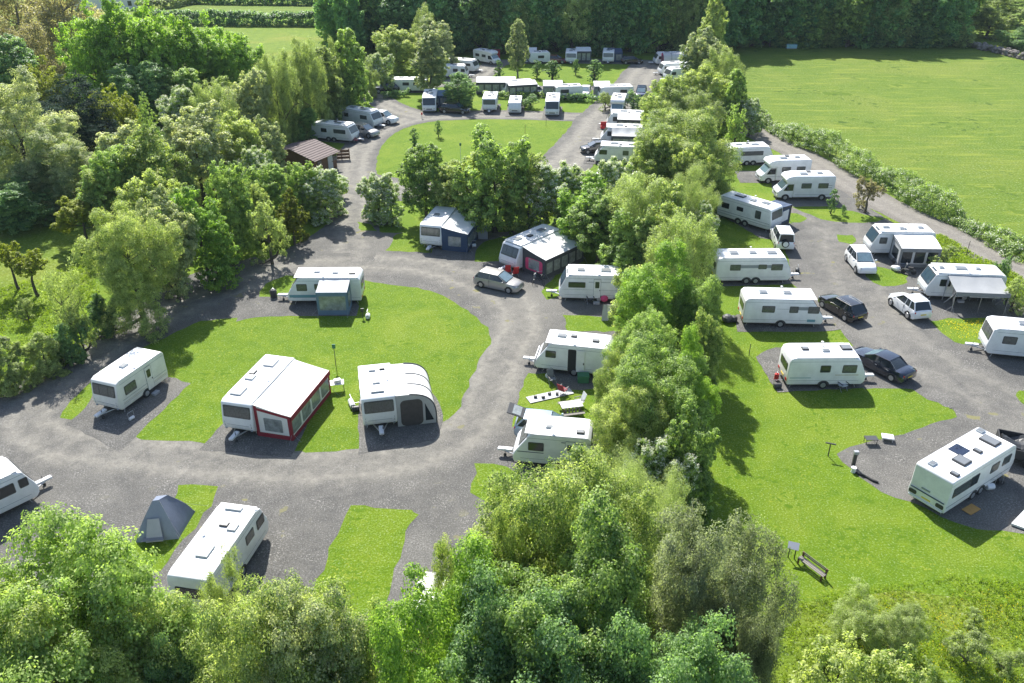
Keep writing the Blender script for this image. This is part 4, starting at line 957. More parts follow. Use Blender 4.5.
V[20] = caravan('large twin axle white caravan with solar panel and yellow rear plate', (940.5, 516), (1013, 469), (923, 484), style='flat', L=7.3, W=2.35, twin=True,
   win_r=[(.06, .30, 1.3, 2.0, 'glass_curtain'), (.30, .42, 1.3, 2.05, 'glass_dark'), (.60, .72, 1.35, 2.0, 'glass_curtain'), (.78, .90, 1.35, 2.0, 'glass_curtain')],
   stripe=[(-1, .02, .97, .74, .77, 'decal_grey')], hatches=[(.10, .55, .45, .35, 0), (.12, -.75, .3, .45, 1), (.33, -.25, .75, .75, 1), (.56, -.25, .3, .45, 1), (.78, -.1, .7, .95, 1), (.85, .8, .4, .4, 0)], solar=(.45, .45, .95, .85))
V[21] = caravan('white caravan with a grey bell shaped porch facing the white family car', (931, 254), (870, 253), (900, 235), style='modern', L=6.0, win_l=[(.76, .88, 1.35, 2.0)], front='full', hatches=[(.75, 0, .6, .5, 0), (.5, .3, .6, .5, 0), (.2, 0, .5, .4, 0)])
V[22] = caravan('white caravan with an open grey canopy on poles, by the lane', (999, 299), (926.5, 296), (960, 280), style='modern', L=6.5, win_l=[(.70, .84, 1.35, 2.0, 'glass_dark'), (.1, .24)], front='full', hatches=[(.8, 0, .4, .4, 0), (.55, 0, .9, .6, 0), (.33, 0, .4, .4, 0)], door=(1, .48))
V[23] = caravan('white caravan cut off by the right edge beyond the yellow flowered verge', (1072, 362), (990, 354), (1030, 335), style='upright', L=6.6, front='dark3', win_l=[(.7, .85)])
t = thing('tarpaulin', 'corner of a white tarpaulin sheet on the lawn at the right edge', 'tarpaulin', G(1050, 520)); MB().poly([G(1011, 524, .12) - t.location, G(1024, 510.5, .12) - t.location, G(1100, 490, .12) - t.location, G(1100, 556, .12) - t.location], .12).build('sheet', 'cloth_offwhite', t)
# far ones
V[24] = caravan('white caravan with coloured curtains beside the brown roofed shed', (310, 137), (355, 141.5), (330, 128), style='modern', L=6.3, win_r=[(.24, .38, 1.35, 1.95, 'glass_dark'), (.55, .84, 1.35, 1.95, 'glass_curtain')], twin=True, front='dark3')
V[25] = caravan('white caravan parked next to the white pickup by the loop road', (341, 121.5), (374, 127), (358, 112), style='modern', L=6.2, win_r=[(.12, .25, 1.35, 1.95, 'glass_dark'), (.6, .8, 1.35, 1.95, 'glass_curtain')])
V[26] = caravan('white caravan half hidden behind the drooping birch', (396, 90.5), (424, 90.5), (410, 84), style='upright', L=6.2, win_r=[(.3, .48, 1.4, 2.0, 'glass_dark'), (.6, .75, 1.4, 2.0, 'glass_dark')], full=False)
V[27] = caravan('white caravan peeping out right of the drooping birch', (440, 76), (463, 76.5), (450, 71), style='modern', L=6.0, win_r=[(.55, .7), (.8, .92)], full=False)
V[28] = caravan('white caravan at the upper end of the back road with dark window band', (449, 69), (471.5, 71), (460, 63), style='modern', L=6.2, win_r=[(.3, .85, 1.4, 1.95, 'glass_dark')], full=False)
V[31] = caravan('white caravan end on beside the small white van on the cross road', (485, 101), (481.5, 112), (495, 105), style='upright', L=5.0, front='dark3', full=False)
V[32] = caravan('white caravan with a long dark awning beyond the cross road', (528, 92.5), (511, 93.5), (515, 86), style='modern', L=5.6, full=False)
V[33] = caravan('white caravan with blue side panel next to the small white car', (577, 97.5), (560.5, 98), (568, 92), style='upright', L=4.8, full=False, win_l=[(.5, .8, 1.3, 2.0, 'glass_dark')])
V[34] = caravan('white caravan with a low awning beside the dark blue car', (627, 98), (606, 98.5), (615, 90), style='upright', L=5.8, full=False, win_l=[(.2, .4, 1.3, 2.0, 'glass_dark')])
V[37] = caravan('white caravan topmost of the row beside the tree belt', (642, 128), (612, 127), (625, 118), style='modern', L=6.0, full=False, win_l=[(.62, .85, 1.3, 2.0, 'glass_dark')])
V[38] = caravan('white caravan under a grey and white awning in the belt side row', (642, 143), (605, 142), (625, 132), style='wedge', L=6.3, full=False, win_l=[(.66, .86, 1.3, 2.0, 'glass_dark')])
V[39] = caravan('white caravan lowest fully visible of the row beside the tree belt', (640, 163), (596.5, 161), (615, 150), style='wedge', L=6.2, win_l=[(.74, .9, 1.35, 2.0, 'glass_dark'), (.3, .42)])
V[40] = caravan('white caravan roof showing between the bushes below the belt side row', (640, 176), (596, 173), (615, 168), z=2.5, style='modern', L=6.2, full=False)
V[41] = caravan('white caravan at the wood edge behind the birch', (546, 62), (534, 62.5), (540, 57), style='upright', L=4.2, full=False, win_l=[(.3, .6, 1.3, 1.9, 'glass_dark')])
V[42] = caravan('white caravan end on at the wood edge with dark front window', (566, 57), (565, 62.5), (573, 60), style='upright', L=4.8, full=False, front='one')
V[44] = caravan('white caravan end on at the wood edge with dark blue awning', (603, 56.5), (602, 62), (608, 60), style='upright', L=4.8, full=False, front='one')
V[45] = caravan('white caravan with pink panel at the top corner of the campsite', (684, 63), (658, 63.5), (670, 58), style='modern', L=6.4, full=False)
V[46] = caravan('white caravan below the pink panelled one at the bend', (690, 73), (664, 74), (678, 68), style='modern', L=6.4, full=False)
V[49] = caravan('white caravan roof just below the bend beside the belt tip', (694, 78), (670, 80), (680, 73), style='modern', L=5.6, full=False)
# motorhomes
M = {}
MG = 'motorhomes and campervans'
M[14] = motorhome('white coachbuilt motorhome tucked behind the one with gold blinds', (808, 180), (762, 181.5), (785, 172), L=6.0, stripes=[(1, .1, .9, .9, .93, 'decal_grey')], group=MG)
M[15] = motorhome('white motorhome with gold blind in its side window, beside the lane', (832, 197.5), (778, 198), (805, 185), L=6.4, stripes=[(1, .05, .3, 1.75, 1.8, 'decal_grey'), (1, .05, .25, 1.5, 1.55, 'decal_grey'), (1, .02, .7, .7, .73, 'decal_grey')], group=MG, glass='glass_blue')
M[29] = motorhome('white motorhome at the wood edge next to a red shelter', (476, 60.5), (491, 63), (483, 56), L=5.6, full=False, group=MG)
M[30] = motorhome('white motorhome with big dark blue windscreen and side canopy', (425, 101), (422, 111.5), (432, 106), L=6.2, cls='aclass', full=False, group=MG, glass='glass_dark')
M[35] = motorhome('white motorhome facing the camera with black windscreen on the cross road', (546.5, 104), (544.5, 116), (555, 108), L=6.0, cls='aclass', full=False, group=MG, glass='glass_dark')
M[36] = motorhome('white campervan facing forward beside the silvery bush', (613, 104), (608.5, 115.5), (618, 108), L=5.6, full=False, group=MG)
M[47] = motorhome('small plain white van on the cross road between caravan and motorhome', (510, 104), (508, 113), (515, 107), L=5.0, W=2.0, H=2.2, cls='aclass', full=False, group=MG, glass='shell_white')
V[12] = caravan('white caravan with dark blue roof panel, mostly hidden under foreground leaves', (407, 617), (421, 572), (448, 602), z=2.5, style='modern', hatches=[], solar=(.72, .45, 1.2, 1.1))
for k, fr in ((24, V), (25, V), (31, V), (37, V), (38, V), (39, V), (26, V), (27, V), (28, V), (35, M), (36, M), (47, M), (29, M)):
    f = fr[k][1]; c, s_ = math.cos(f['rz']), math.sin(f['rz']); hx = abs(f['F']) + .5; hy = f['W'] / 2 + .35; pts = []
    for a, b in ((-hx, -hy), (hx + .8, -hy), (hx + .8, hy), (-hx, hy)): pts.append((f['loc'].x + a * c - b * s_, f['loc'].y + a * s_ + b * c))
    sheet('gravel_pitch', pts, .032 + .0005 * k, 'gravel', world=True)
for fr in (V, M):
    for k, (o_, f_) in fr.items():
        v_ = PR((f_['loc'].x, f_['loc'].y, 0))[1]
        if v_ < 118: o_.scale = (.97, .97, .84)
        elif v_ < 170: o_.scale = (1, 1, .92)
# awnings
f = V[2][1]; full_awning('white roofed awning with dark red trim and clear side windows', f, 1, f['R'] + .35, f['F'] - .35, 2.55, 2.5, 1.95, 'cloth_offwhite', 'cloth_offwhite', 'cloth_maroon', front_panes=4, window='pvc_window', group='awnings pitched against caravans')
f = V[3][1]; air_awning('pale grey inflatable awning with dark curved ribs and brown mesh door', f, 1, f['R'] + .35, f['F'] - .2, 2.65, 2.5, 'cloth_offwhite', 'cloth_lightgrey', 'cloth_charcoal', nr=3, group='awnings pitched against caravans')
f = V[4][1]; full_awning('small square grey porch awning with striped window on the lawn top caravan', f, 1, f['Xf'](.14), f['Xf'](.53), 1.9, 2.45, 2.15, 'cloth_lightgrey', 'cloth_blue', 'cloth_blue', front_panes=1, group='awnings pitched against caravans')
f = V[5][1]; full_awning('navy blue awning with white roof and one pale framed window', f, 1, f['R'] + .5, f['F'] - .15, 2.6, 2.45, 1.95, 'cloth_offwhite', 'cloth_navy', 'cloth_navy', front_panes=3, group='awnings pitched against caravans')
f = V[6][1]; full_awning('charcoal walled awning under one broad white roof with pink seat inside', f, 1, f['R'] + .4, f['F'] - .9, 2.8, 2.5, 1.95, 'cloth_offwhite', 'cloth_charcoal', 'cloth_charcoal', front_panes=5, curtains='cloth_pink', group='awnings pitched against caravans')
f = V[16][1]; full_awning('small navy porch with a white door panel at the caravan nose', f, 1, f['F'] - 2.2, f['F'] - .3, 1.9, 2.3, 2.1, 'cloth_navy', 'cloth_navy', 'cloth_charcoal', front_panes=1, window='cloth_offwhite', group='awnings pitched against caravans')
f = V[21][1]; full_awning('rounded grey porch awning with a dark open doorway full of bags', f, 1, f['Xf'](.08), f['Xf'](.68), 2.5, 2.35, 1.95, 'cloth_offwhite', 'cloth_lightgrey', 'cloth_grey', front_panes=3, window='glass_dark', group='awnings pitched against caravans', sag=-.18)
f = V[22][1]; full_awning('open grey canopy on thin poles in front of the lane side caravan', f, 1, f['Xf'](.10), f['Xf'](.76), 2.3, 2.45, 1.95, 'cloth_midgrey', 'cloth_charcoal', 'cloth_grey', open_front=True, group='awnings pitched against caravans', sag=.1)
f = V[32][1]; full_awning('long dark walled awning left of its caravan beyond the cross road', f, 1, f['R'] + .2, f['F'] - .6, 1.6, 2.4, 2.0, 'cloth_offwhite', 'cloth_charcoal', 'cloth_charcoal', group='awnings pitched against caravans')
def lone_tent_awning(label, cx, cy, w, d, h, roof, wall, n=3):
    p = G(cx, cy); fr = dict(loc=(p.x, p.y + d, 0), rz=math.pi, W=0.02)
    return full_awning(label, fr, 1, -w / 2, w / 2, d, h + .2, h - .2, roof, wall, wall, front_panes=n, group='awnings pitched against caravans')
lone_tent_awning('white roofed gazebo awning with dark gaps at the left of the middle row', 496, 94.5, 6.5, 2.6, 2.2, 'cloth_offwhite', 'cloth_charcoal', 5)
lone_tent_awning('dark awning beside the white caravan behind the birch', 530, 62.5, 2.6, 2.0, 2.3, 'cloth_offwhite', 'cloth_navy', 2)
lone_tent_awning('white gazebo with open dark front between caravans at the wood edge', 583.5, 62.5, 2.8, 2.5, 2.3, 'cloth_offwhite', 'cloth_charcoal', 3)
lone_tent_awning('dark blue awning right of the caravan at the wood edge', 615, 62.5, 2.7, 2.3, 2.1, 'cloth_navy', 'cloth_navy', 2)
lone_tent_awning('white awning sloping from the caravan beside the small white car', 553, 97, 3.2, 2.6, 2.0, 'cloth_lightgrey', 'cloth_grey', 1)
lone_tent_awning('low white awning with grey windows joined to the middle row caravan', 602, 98, 2.6, 2.2, 2.1, 'cloth_offwhite', 'cloth_grey', 3)
lone_tent_awning('blue striped canopy at the side of the dark windowed motorhome', 440, 108, 3.6, 2.4, 2.1, 'cloth_blue', 'cloth_navy', 2)
f = V[37][1]; full_awning('white topped awning on the topmost belt side caravan', f, 1, f['R'] + .2, f['F'] - 1.6, 1.6, 2.4, 1.9, 'cloth_offwhite', 'cloth_grey', 'cloth_charcoal', group='awnings pitched against caravans')
f = V[38][1]; full_awning('crumpled grey and white awning in the belt side row', f, 1, f['R'] + .2, f['F'] - 1.5, 1.7, 2.4, 1.7, 'cloth_lightgrey', 'cloth_grey', 'cloth_charcoal', group='awnings pitched against caravans', sag=.22)
f = V[45][1]; air_awning('round topped awning with dark windows at the top corner', f, 1, f['R'] + .4, f['F'] - 1.2, 1.8, 2.4, 'cloth_lightgrey', 'cloth_pink', 'cloth_charcoal', nr=3, group='awnings pitched against caravans')

# ================================================================ cars
K = {}
K[1] = car('silver people carrier on the gravel beside the broad white awning', (476.5, 284.5), (512.5, 292.5), (500, 268), 'hatch', 'paint_silver', L=4.5)
K[2] = car('white family car nosed towards the grey bell shaped porch, front end facing us', (845.5, 259), (855, 271), (872, 256), 'suv', 'paint_whitecar', L=4.4)
K[3] = car('white sport utility car beside the open canopy caravan, dark rear window', (908, 317.5), (889, 302.5), (922, 300), 'suv', 'paint_whitecar', L=4.0, rails=True)
K[4] = car('white off road car with spare wheel on its back door', (774.5, 247), (769.5, 236), (786, 233), 'off_roader', 'paint_whitecar', L=4.3, spare=True)
K[5] = car('black estate car parked at the nose of a white caravan', (844.5, 319), (821.5, 305), (852, 298), 'estate', 'paint_black', L=4.4, rails=True)
K[6] = car('dark navy saloon car parked across from the picture window caravan', (892, 379.5), (855, 361), (895, 352), 'saloon', 'paint_navy', L=4.8)
K[7] = car('white pickup truck parked past the caravans by the loop road', (369, 121), (389, 123.5), (380, 114), 'pickup', 'paint_whitecar', cat='pickup')
K[8] = car('silver estate car nosing out beyond the coloured curtain caravan', (352, 134), (369, 137), (361, 128), 'suv', 'paint_silver')
K[9] = car('dark estate car beside the blue striped canopy', (444, 112), (463, 113), (453, 106), 'estate', 'paint_black')
K[10] = car('dark car in the shade left of the half hidden caravan', (393, 91.5), (381, 92), (387, 86), 'suv', 'paint_navy')
K[11] = car('silver hatchback right of the long dark awning', (536, 94.5), (527, 95), (531, 90), 'hatch', 'paint_whitecar')
K[12] = car('small white car between two caravans of the middle row', (581, 92), (579, 96), (586, 93), 'hatch', 'paint_whitecar')
K[13] = car('dark blue car right of the middle row caravans', (636, 93), (634.5, 98), (641, 95), 'suv', 'paint_darkblue')
K[14] = car('dark red car parked at the wood edge', (551, 62.3), (560, 62.6), (555, 58), 'hatch', 'paint_maroon')
K[15] = car('black car on the grass at the wood edge near the top bend', (628, 63), (637, 63), (632, 58), 'hatch', 'paint_black')
K[16] = car('dark car nose showing left of the belt side row', (602, 152), (593, 152.5), (598, 147), 'hatch', 'paint_black')
K[17] = car('pale blue car with raised tailgate behind the short white caravan', (523, 436.5), (570, 441), (548, 420), 'hatch', 'paint_bluesilver', L=4.4, tailgate=True)
# ================================================================ tent, shed, small things
def one(name, mb, mat, label, cat, loc, rz=0, group=None, **kw):
    o = mb.build(name, mat, None, **kw); o.location = loc; o.rotation_euler = (0, 0, rz); return tag(o, label, cat, group)
def gp(x, y, z=0.0): p = G(x, y); return Vector((p.x, p.y, z))
# blue grey touring tent
p = gp(164, 527); t = thing('tent', 'blue grey pyramid tent with a pale door panel, pitched on the small grass strip', 'tent', p, R_(12)); t.scale = (.84, .84, .92)
b = [(-1.6, -1.25), (1.15, -1.45), (1.9, 1.2), (-1.2, 1.5)]; top = [(-.22, -.25, 2.3), (.2, -.3, 2.34), (.62, .45, 2.12), (-.1, .5, 2.1)]
mats = ['tent_canvas_light', 'tent_canvas', 'tent_canvas', 'tent_canvas']
for k in range(4):
    a0, a1 = b[k], b[(k + 1) % 4]; t0, t1 = top[k], top[(k + 1) % 4]
    def fn(u, v, a0=a0, a1=a1, t0=t0, t1=t1):
        A = Vector((a0[0], a0[1], .02)).lerp(Vector((a1[0], a1[1], .02)), u); B = Vector(t0).lerp(Vector(t1), u); q = A.lerp(B, v)
        c = Vector((.1, 0, q.z)); bul = math.sin(math.pi * v) * .16 - .10 * math.sin(math.pi * u) * math.sin(math.pi * v); d = (q - c); d.z = 0; d.normalize(); return q + d * bul
    o = MB().grid(fn, 8, 10, .02).build('tent_wall', mats[k], t, smooth=True, ang=60)
    if k == 0: MB().poly([(-.9, -1.53, .12), (.2, -1.6, .12), (.12, -.98, 1.45), (-.62, -.95, 1.45)], .015).build('door_panel', 'cloth_lightgrey', o)
MB().poly([tuple(q) for q in top], .03).build('tent_roof', 'tent_canvas', t)
m = MB()
for k in range(4):
    q = Vector((b[k][0], b[k][1], .02)); w = Vector(top[k]); mid = q.lerp(w, .55) + Vector((q.x, q.y, 0)).normalized() * .12
    m.path([q, mid, w], .03)
m.build('tent_poles', 'plastic_grey', t)
m = MB()
for k in range(4): q = Vector((b[k][0], b[k][1], 0)); m.tube(Vector(top[k]).lerp(q, .45), q + Vector((q.x, q.y, 0)).normalized() * .9, .008, .008, 4)
m.build('guy_ropes', 'plastic_grey', t)
MB().poly([(-1.1, -1.7, .35), (.3, -1.78, .35), (.2, -1.35, .38), (-1.0, -1.3, .38)], .02).build('groundsheet_flap', 'cloth_grey', t)

# brown roofed shed by the loop road
ra, rb = G(292, 148, 3.1), G(318, 138, 3.1); rd = rb - ra; rl = rd.length / 2; rc = (ra + rb) / 2; ec = (G(312, 163, 2.1) + G(337, 152, 2.1)) / 2
rn = Vector((-rd.y, rd.x, 0)).normalized(); dp = abs((ec - rc).dot(rn)); sh = (ec - rc).dot(rd.normalized()); rc = rc + rd.normalized() * sh / 2
t = thing('shed', 'small timber shed with ribbed brown pitched roof beside the loop road', 'shed', (rc.x, rc.y, 0), math.atan2(rd.y, rd.x)); dp = min(4.2, max(2.5, dp))
MB().box(-rl + .3, rl - .3, -dp + .5, dp - .5, 0, 2.12).build('wall', 'wood_brown', t)
for s in (-1, 1):
    m = MB(); m.poly([(-rl, s * dp, 2.05), (rl, s * dp, 2.05), (rl, 0, 3.1), (-rl, 0, 3.1)], .06)
    for k in range(9):
        q = (k + .5) / 9; m.tube((-rl, s * dp * q, 3.13 - 1.05 * q), (rl, s * dp * q, 3.13 - 1.05 * q), .045, .045, 5)
    m.build('roof', 'roof_brown', t)
for x_ in (-rl + .28, rl - .28): MB().poly([(x_, -dp + .5, 2.1), (x_, dp - .5, 2.1), (x_, 0, 3.0)], .03).build('gable', 'wood_brown', t)
dd = MB().box(rl * .2, rl * .2 + .9, -dp + .44, -dp + .51, .05, 1.95).build('door', 'cloth_lightgrey', t); MB().box(rl * .2 + .7, rl * .2 + .8, -dp + .40, -dp + .44, 1, 1.1).build('handle', 'plastic_dark', dd)
for x_ in (-rl * .6, rl * .6): MB().box(x_, x_ + .8, -dp + .45, -dp + .51, 1.0, 1.7).build('window', 'glass_dark', t)
p = gp(342, 160); m = MB()
for k in range(3): m.box(-1.0, 1.0, -.03, .03, .15 + k * .42, .48 + k * .42)
for x in (-1, 0, 1): m.box(x - .06, x + .06, .03, .12, 0, 1.45)
one('fence_panel', m, 'wood_brown', 'short brown boarded fence panel at the corner of the shed', 'fence', p, R_(10))
p = gp(308, 217); m = MB()
for k in range(7): m.box(-1.0 + k * .29, -1.0 + k * .29 + .26, -.02, .02, .05, 1.8)
m.box(-1.05, 1.05, .02, .08, .4, .5); m.box(-1.05, 1.05, .02, .08, 1.3, 1.4)
one('fence_panel', m, 'wood_brown', 'upright brown plank fence panel behind the round golden bush', 'fence', p, R_(55))

# bench and water point post at the lower right
p = gp(811, 571); t = thing('bench', 'weathered timber bench standing on the lawn at the lower right', 'bench', p, R_(-57)); t.scale = (.85, .7, .8)
m = MB(); [m.box(-1.0, 1.0, -.25 + k * .17, -.11 + k * .17, .43, .47) for k in range(3)]; m.build('seat', 'wood_grey', t, bevel=.008, seg=1)
m = MB(); [m.box(-1.0, 1.0, .27, .31, .58 + k * .15, .69 + k * .15) for k in range(2)]; m.build('backrest', 'wood_grey', t, bevel=.008, seg=1)
for x in (-.9, .9):
    MB().box(x - .05, x + .05, -.28, -.18, 0, .44).build('leg', 'wood_brown', t); MB().box(x - .05, x + .05, .2, .3, 0, .85).build('leg', 'wood_brown', t)
p = gp(791, 558); t = thing('information_post', 'slim dark post topped by a tilted grey plate beside the bench', 'sign', p, R_(-20)); t.scale = (.8, .8, .85)
for x in (-.2, .2): MB().tube((x, 0, 0), (x, 0, .95), .04).build('leg', 'plastic_dark', t)
MB().poly([(-.36, -.22, .9), (.36, -.22, .9), (.36, .25, 1.15), (-.36, .25, 1.15)], .05).build('plate', 'steel', t)
for (x, y, lb) in ((828, 456, 'dark T shaped post on the lawn left of the empty gravel pitch'), (942 / 1 - 174 + 0, 0, None)):
    if lb:
        m = MB(); m.tube((0, 0, 0), (0, 0, 1.0), .035); m.box(-.32, .32, -.04, .04, .95, 1.02); one('marker_post', m, 'plastic_dark', lb, 'post', gp(x, y), R_(-20))
def hook_up(x, y, lb, h=1.0, lean=0):
    t = thing('hook_up_post', lb, 'post', gp(x, y)); MB().box(-.10, .10, -.09, .09, 0, h).build('post', 'plastic_dark', t, bevel=.02, seg=1)
    MB().box(-.15, .15, -.13, .13, h, h + .22).build('socket_box', 'plastic_grey', t, bevel=.02, seg=1); return t
hook_up(853, 466, 'dark hook up post at the corner of the empty gravel pitch', .95)
one('stump_light', MB().tube((0, 0, 0), (0, 0, .3), .15, .13, 10).tube((0, 0, .3), (0, 0, .36), .17, .17, 10), 'plastic_white', 'small pale topped stub light on the pitch edge near the hook up post', 'light', gp(853, 472))
one('hose', MB().path([(0, 0, .05), (.2, -.25, .06), (.5, -.5, .05), (.75, -.85, .06), (1.0, -1.0, .05)], .09), 'rubber', 'black hose lying on the grass edge below the hook up post', 'hose', gp(856, 473))
t = thing('folding_table', 'low grey folding table on the grass edge of the empty pitch', 'table', gp(870, 443))
MB().box(-.4, .4, -.25, .25, .38, .42).build('tabletop', 'plastic_dark', t)
for x in (-.34, .34):
    for y in (-.2, .2): MB().tube((x, y, 0), (x, y, .38), .02).build('leg', 'plastic_dark', t)
t = thing('step_stool', 'white square step stool beside the empty gravel pitch', 'stool', gp(887, 440), R_(-15))
MB().box(-.38, .38, -.3, .3, .22, .32).build('top', 'plastic_white', t, bevel=.03, seg=1)
for x in (-.3, .3):
    for y in (-.22, .22): MB().box(x - .03, x + .03, y - .03, y + .03, 0, .22).build('leg', 'plastic_grey', t)
# dark trailer at the right edge
t = thing('trailer', 'black open box trailer loaded with dark kit at the right edge', 'trailer', gp(1024, 458), R_(-22))
MB().box(-1.7, 1.7, -1.1, -1.04, .5, 1.15).build('side_board', 'trailer_black', t); MB().box(-1.7, 1.7, 1.04, 1.1, .5, 1.15).build('side_board', 'trailer_black', t)
MB().box(-1.7, -1.64, -1.04, 1.04, .5, 1.15).build('end_board', 'trailer_black', t); MB().box(1.64, 1.7, -1.04, 1.04, .5, 1.15).build('end_board', 'trailer_black', t)
MB().box(-1.64, 1.64, -1.04, 1.04, .5, .56).build('floor', 'wood_brown', t)
for s in (-1, 1): wheel(t, 0, s * 1.3, .3, s=s)
MB().grid(lambda u, v: (-1.5 + 3.0 * u, -.95 + 1.9 * v, 1.0 + .16 * math.sin(9 * u + 3 * v) + .12 * math.sin(11 * v + 5 * u)), 14, 10, .4).build('load', 'plastic_dark', t)
# posts, flags
def thin_post(x, y, h, lb, mat='plastic_dark', top=None, name='marker_post'):
    t = thing(name, lb, 'post', gp(x, y)); MB().tube((0, 0, 0), (0, 0, h), .03, .025, 6).build('pole', mat, t)
    if top: MB().box(-.12, .12, -.04, .04, h - .35, h).build('plate', top, t)
    return t
thin_post(336, 366, 1.9, 'slender dark green post on the oval lawn behind the two awnings', top='cloth_green')
thin_post(966, 256, 1.6, 'dark wooden post in the long grass beside the lane')
thin_post(421, 166, 1.2, 'short post under the sapling on the far oval lawn')
thin_post(461, 168, 3.2, 'tall pale post with green plate on the far oval lawn', 'plastic_white', 'cloth_green')
thin_post(546, 126, 1.3, 'thin post on the far oval lawn before the black windscreen motorhome')
thin_post(525, 140, 2.2, 'thin stake with seedling on the far oval lawn, right half', 'wood_brown')
thin_post(422, 118.5, .9, 'tiny red topped post where the loop roads meet', top='cloth_red')
thin_post(749, 355, 1.0, 'short dark peg post on the grass left of the picture window caravan')
thin_post(464, 106, 1.1, 'white bottle shaped marker at the dark car by the striped canopy', 'plastic_white', 'plastic_white')
# kit round the caravans
def chair(x, y, rz, lb, mat='cloth_charcoal', group=None, h=1.0):
    t = thing('camping_chair', lb, 'chair', gp(x, y), rz, group)
    MB().poly([(-.26, -.24, .44), (.26, -.24, .44), (.26, .24, .38), (-.26, .24, .38)], .03).build('seat', mat, t)
    MB().poly([(-.26, .24, .40), (.26, .24, .40), (.26, .45, h), (-.26, .45, h)], .03).build('backrest', mat, t)
    for s in (-1, 1):
        m = MB(); m.tube((s * .28, -.26, 0), (s * .28, .26, .58), .014); m.tube((s * .28, .3, 0), (s * .28, -.24, .6), .014); m.build('leg', 'steel', t)
        MB().box(s * .28 - .03, s * .28 + .03, -.26, .28, .6, .63).build('armrest', 'plastic_dark', t)
    return t
def barrel(x, y, lb, mat='plastic_white', r=.2, l=.5):
    t = thing('water_barrel', lb, 'water container', gp(x, y), random.uniform(0, 3)); MB().tube((-l / 2, 0, r), (l / 2, 0, r), r, r, 14).build('drum', mat, t, bevel=.03, seg=1)
    MB().path([(-l / 2 - .03, 0, r), (-l / 2 - .03, 0, r + .5), (l / 2 + .03, 0, r + .5), (l / 2 + .03, 0, r)], .015).build('handle', 'steel', t); return t
chair(552, 383.5, .4, 'grey camping chair in the shade of the open door caravan', 'cloth_grey')
chair(563, 394, 2.5, 'dark red camping chair at the end of the white groundsheet', 'cloth_maroon')
barrel(549, 377, 'white water barrel under the nose of the open door caravan')
t = thing('recycling_box', 'green storage box standing beside the open door caravan', 'box', gp(583, 381.5)); MB().box(-.4, .4, -.3, .3, 0, .55).build('bin', 'cloth_green', t, bevel=.03, seg=1); MB().box(-.43, .43, -.33, .33, .55, .62).build('lid', 'cloth_green', t)
# drying mat with bits
t = thing('ground_mat', 'pale grey mat laid on the grass with small dark items on it', 'mat', gp(550, 396), R_(22))
MB().box(-1.7, 1.7, -.42, .42, .05, .075).build('mat', 'cloth_lightgrey', t)
for k, (x, y) in enumerate(((-1.1, .1), (-.6, -.15), (.0, .1), (.5, -.1))):
    one('kit_bag', MB().box(-.12, .12, -.09, .09, 0, .16), 'plastic_dark', ['dark bag at the road end of the pale mat', 'dark bag second from the road end of the pale mat', 'dark bag mid way along the pale mat', 'dark bag at the caravan end of the pale mat'][k], 'bag',
        Vector(t.location) + Vector((x * math.cos(R_(22)) - y * math.sin(R_(22)), x * math.sin(R_(22)) + y * math.cos(R_(22)), .078)), .5 * k, bevel=.03, seg=1)
# picnic table with slatted front
t = thing('picnic_table', 'white topped slatted wooden picnic table on the grass behind the short caravan', 'table', gp(571, 413), R_(12))
MB().box(-.75, .75, -.4, .4, .70, .75).build('tabletop', 'cloth_offwhite', t)
m = MB(); [m.box(-.55 + k * .24, -.43 + k * .24, -.42, -.38, .05, .72) for k in range(5)]; m.build('slats', 'wood_grey', t)
for s in (-1, 1): MB().box(-.75, .75, s * .75 - .14, s * .75 + .14, .42, .46).build('bench_seat', 'wood_grey', t); MB().box(s * .6 - .05, s * .6 + .05, -.8, .8, .36, .42).build('crossbar', 'wood_brown', t)
chair(579, 406, -1.2, 'pale folding chair right of the picnic table', 'cloth_offwhite')
# bicycles + windbreak + chairs by the long caravan
def bicycle(x, y, rz, lb, col='plastic_dark', group=None):
    t = thing('bicycle', lb, 'bicycle', gp(x, y), rz, group)
    for xx in (-.52, .52):
        m = MB(); c = Vector((xx, 0, .34)); pr = [c + Vector((.33 * math.cos(a), 0, .33 * math.sin(a))) for a in [2 * math.pi * k / 18 for k in range(19)]]; m.path(pr, .018, 5)
        for k in range(6): a = math.pi * k / 6; m.tube(c + Vector((.32 * math.cos(a), 0, .32 * math.sin(a))), c - Vector((.32 * math.cos(a), 0, .32 * math.sin(a))), .003, .003, 3)
        m.build('wheel', 'rubber', t)
    m = MB(); m.path([(-.52, 0, .34), (-.08, 0, .32), (.38, 0, .82), (-.22, 0, .80), (-.08, 0, .32)], .02); m.path([(-.52, 0, .34), (-.22, 0, .8)], .015); m.path([(.38, 0, .9), (.42, 0, .75), (.52, 0, .34)], .02); m.build('frame', col, t)
    MB().box(-.34, -.1, -.06, .06, .9, .95).build('saddle', 'rubber', t, bevel=.02, seg=1)
    MB().path([(.35, -.26, 1.0), (.42, 0, .98), (.35, .26, 1.0)], .015).build('handlebar', 'steel', t); return t
bicycle(541, 283, 1.9, 'dark bicycle leaning by the drawbar of the long caravan', 'plastic_dark')
bicycle(535, 281.5, 1.2, 'silver bicycle in the grass left of the dark one', 'steel')
for k, (x, y, lb, c) in enumerate(((508, 274.5, 'bright red folding chair at the nose of the broad white awning caravan', 'cloth_red'), (515, 276.5, 'bright red camp chair right of the first, behind the silver car', 'cloth_red'))): chair(x, y, 3.14 + .3 * k, lb, c, h=1.15)
one('cushion', MB().ball((0, 0, .42), .36, 12, .9), 'cloth_pink', 'round pink cushion leaning by the wheel of the long caravan', 'cushion', gp(604, 302.5))
barrel(616, 303, 'dark water barrel right of the pink cushion', 'plastic_dark', .24, .5)
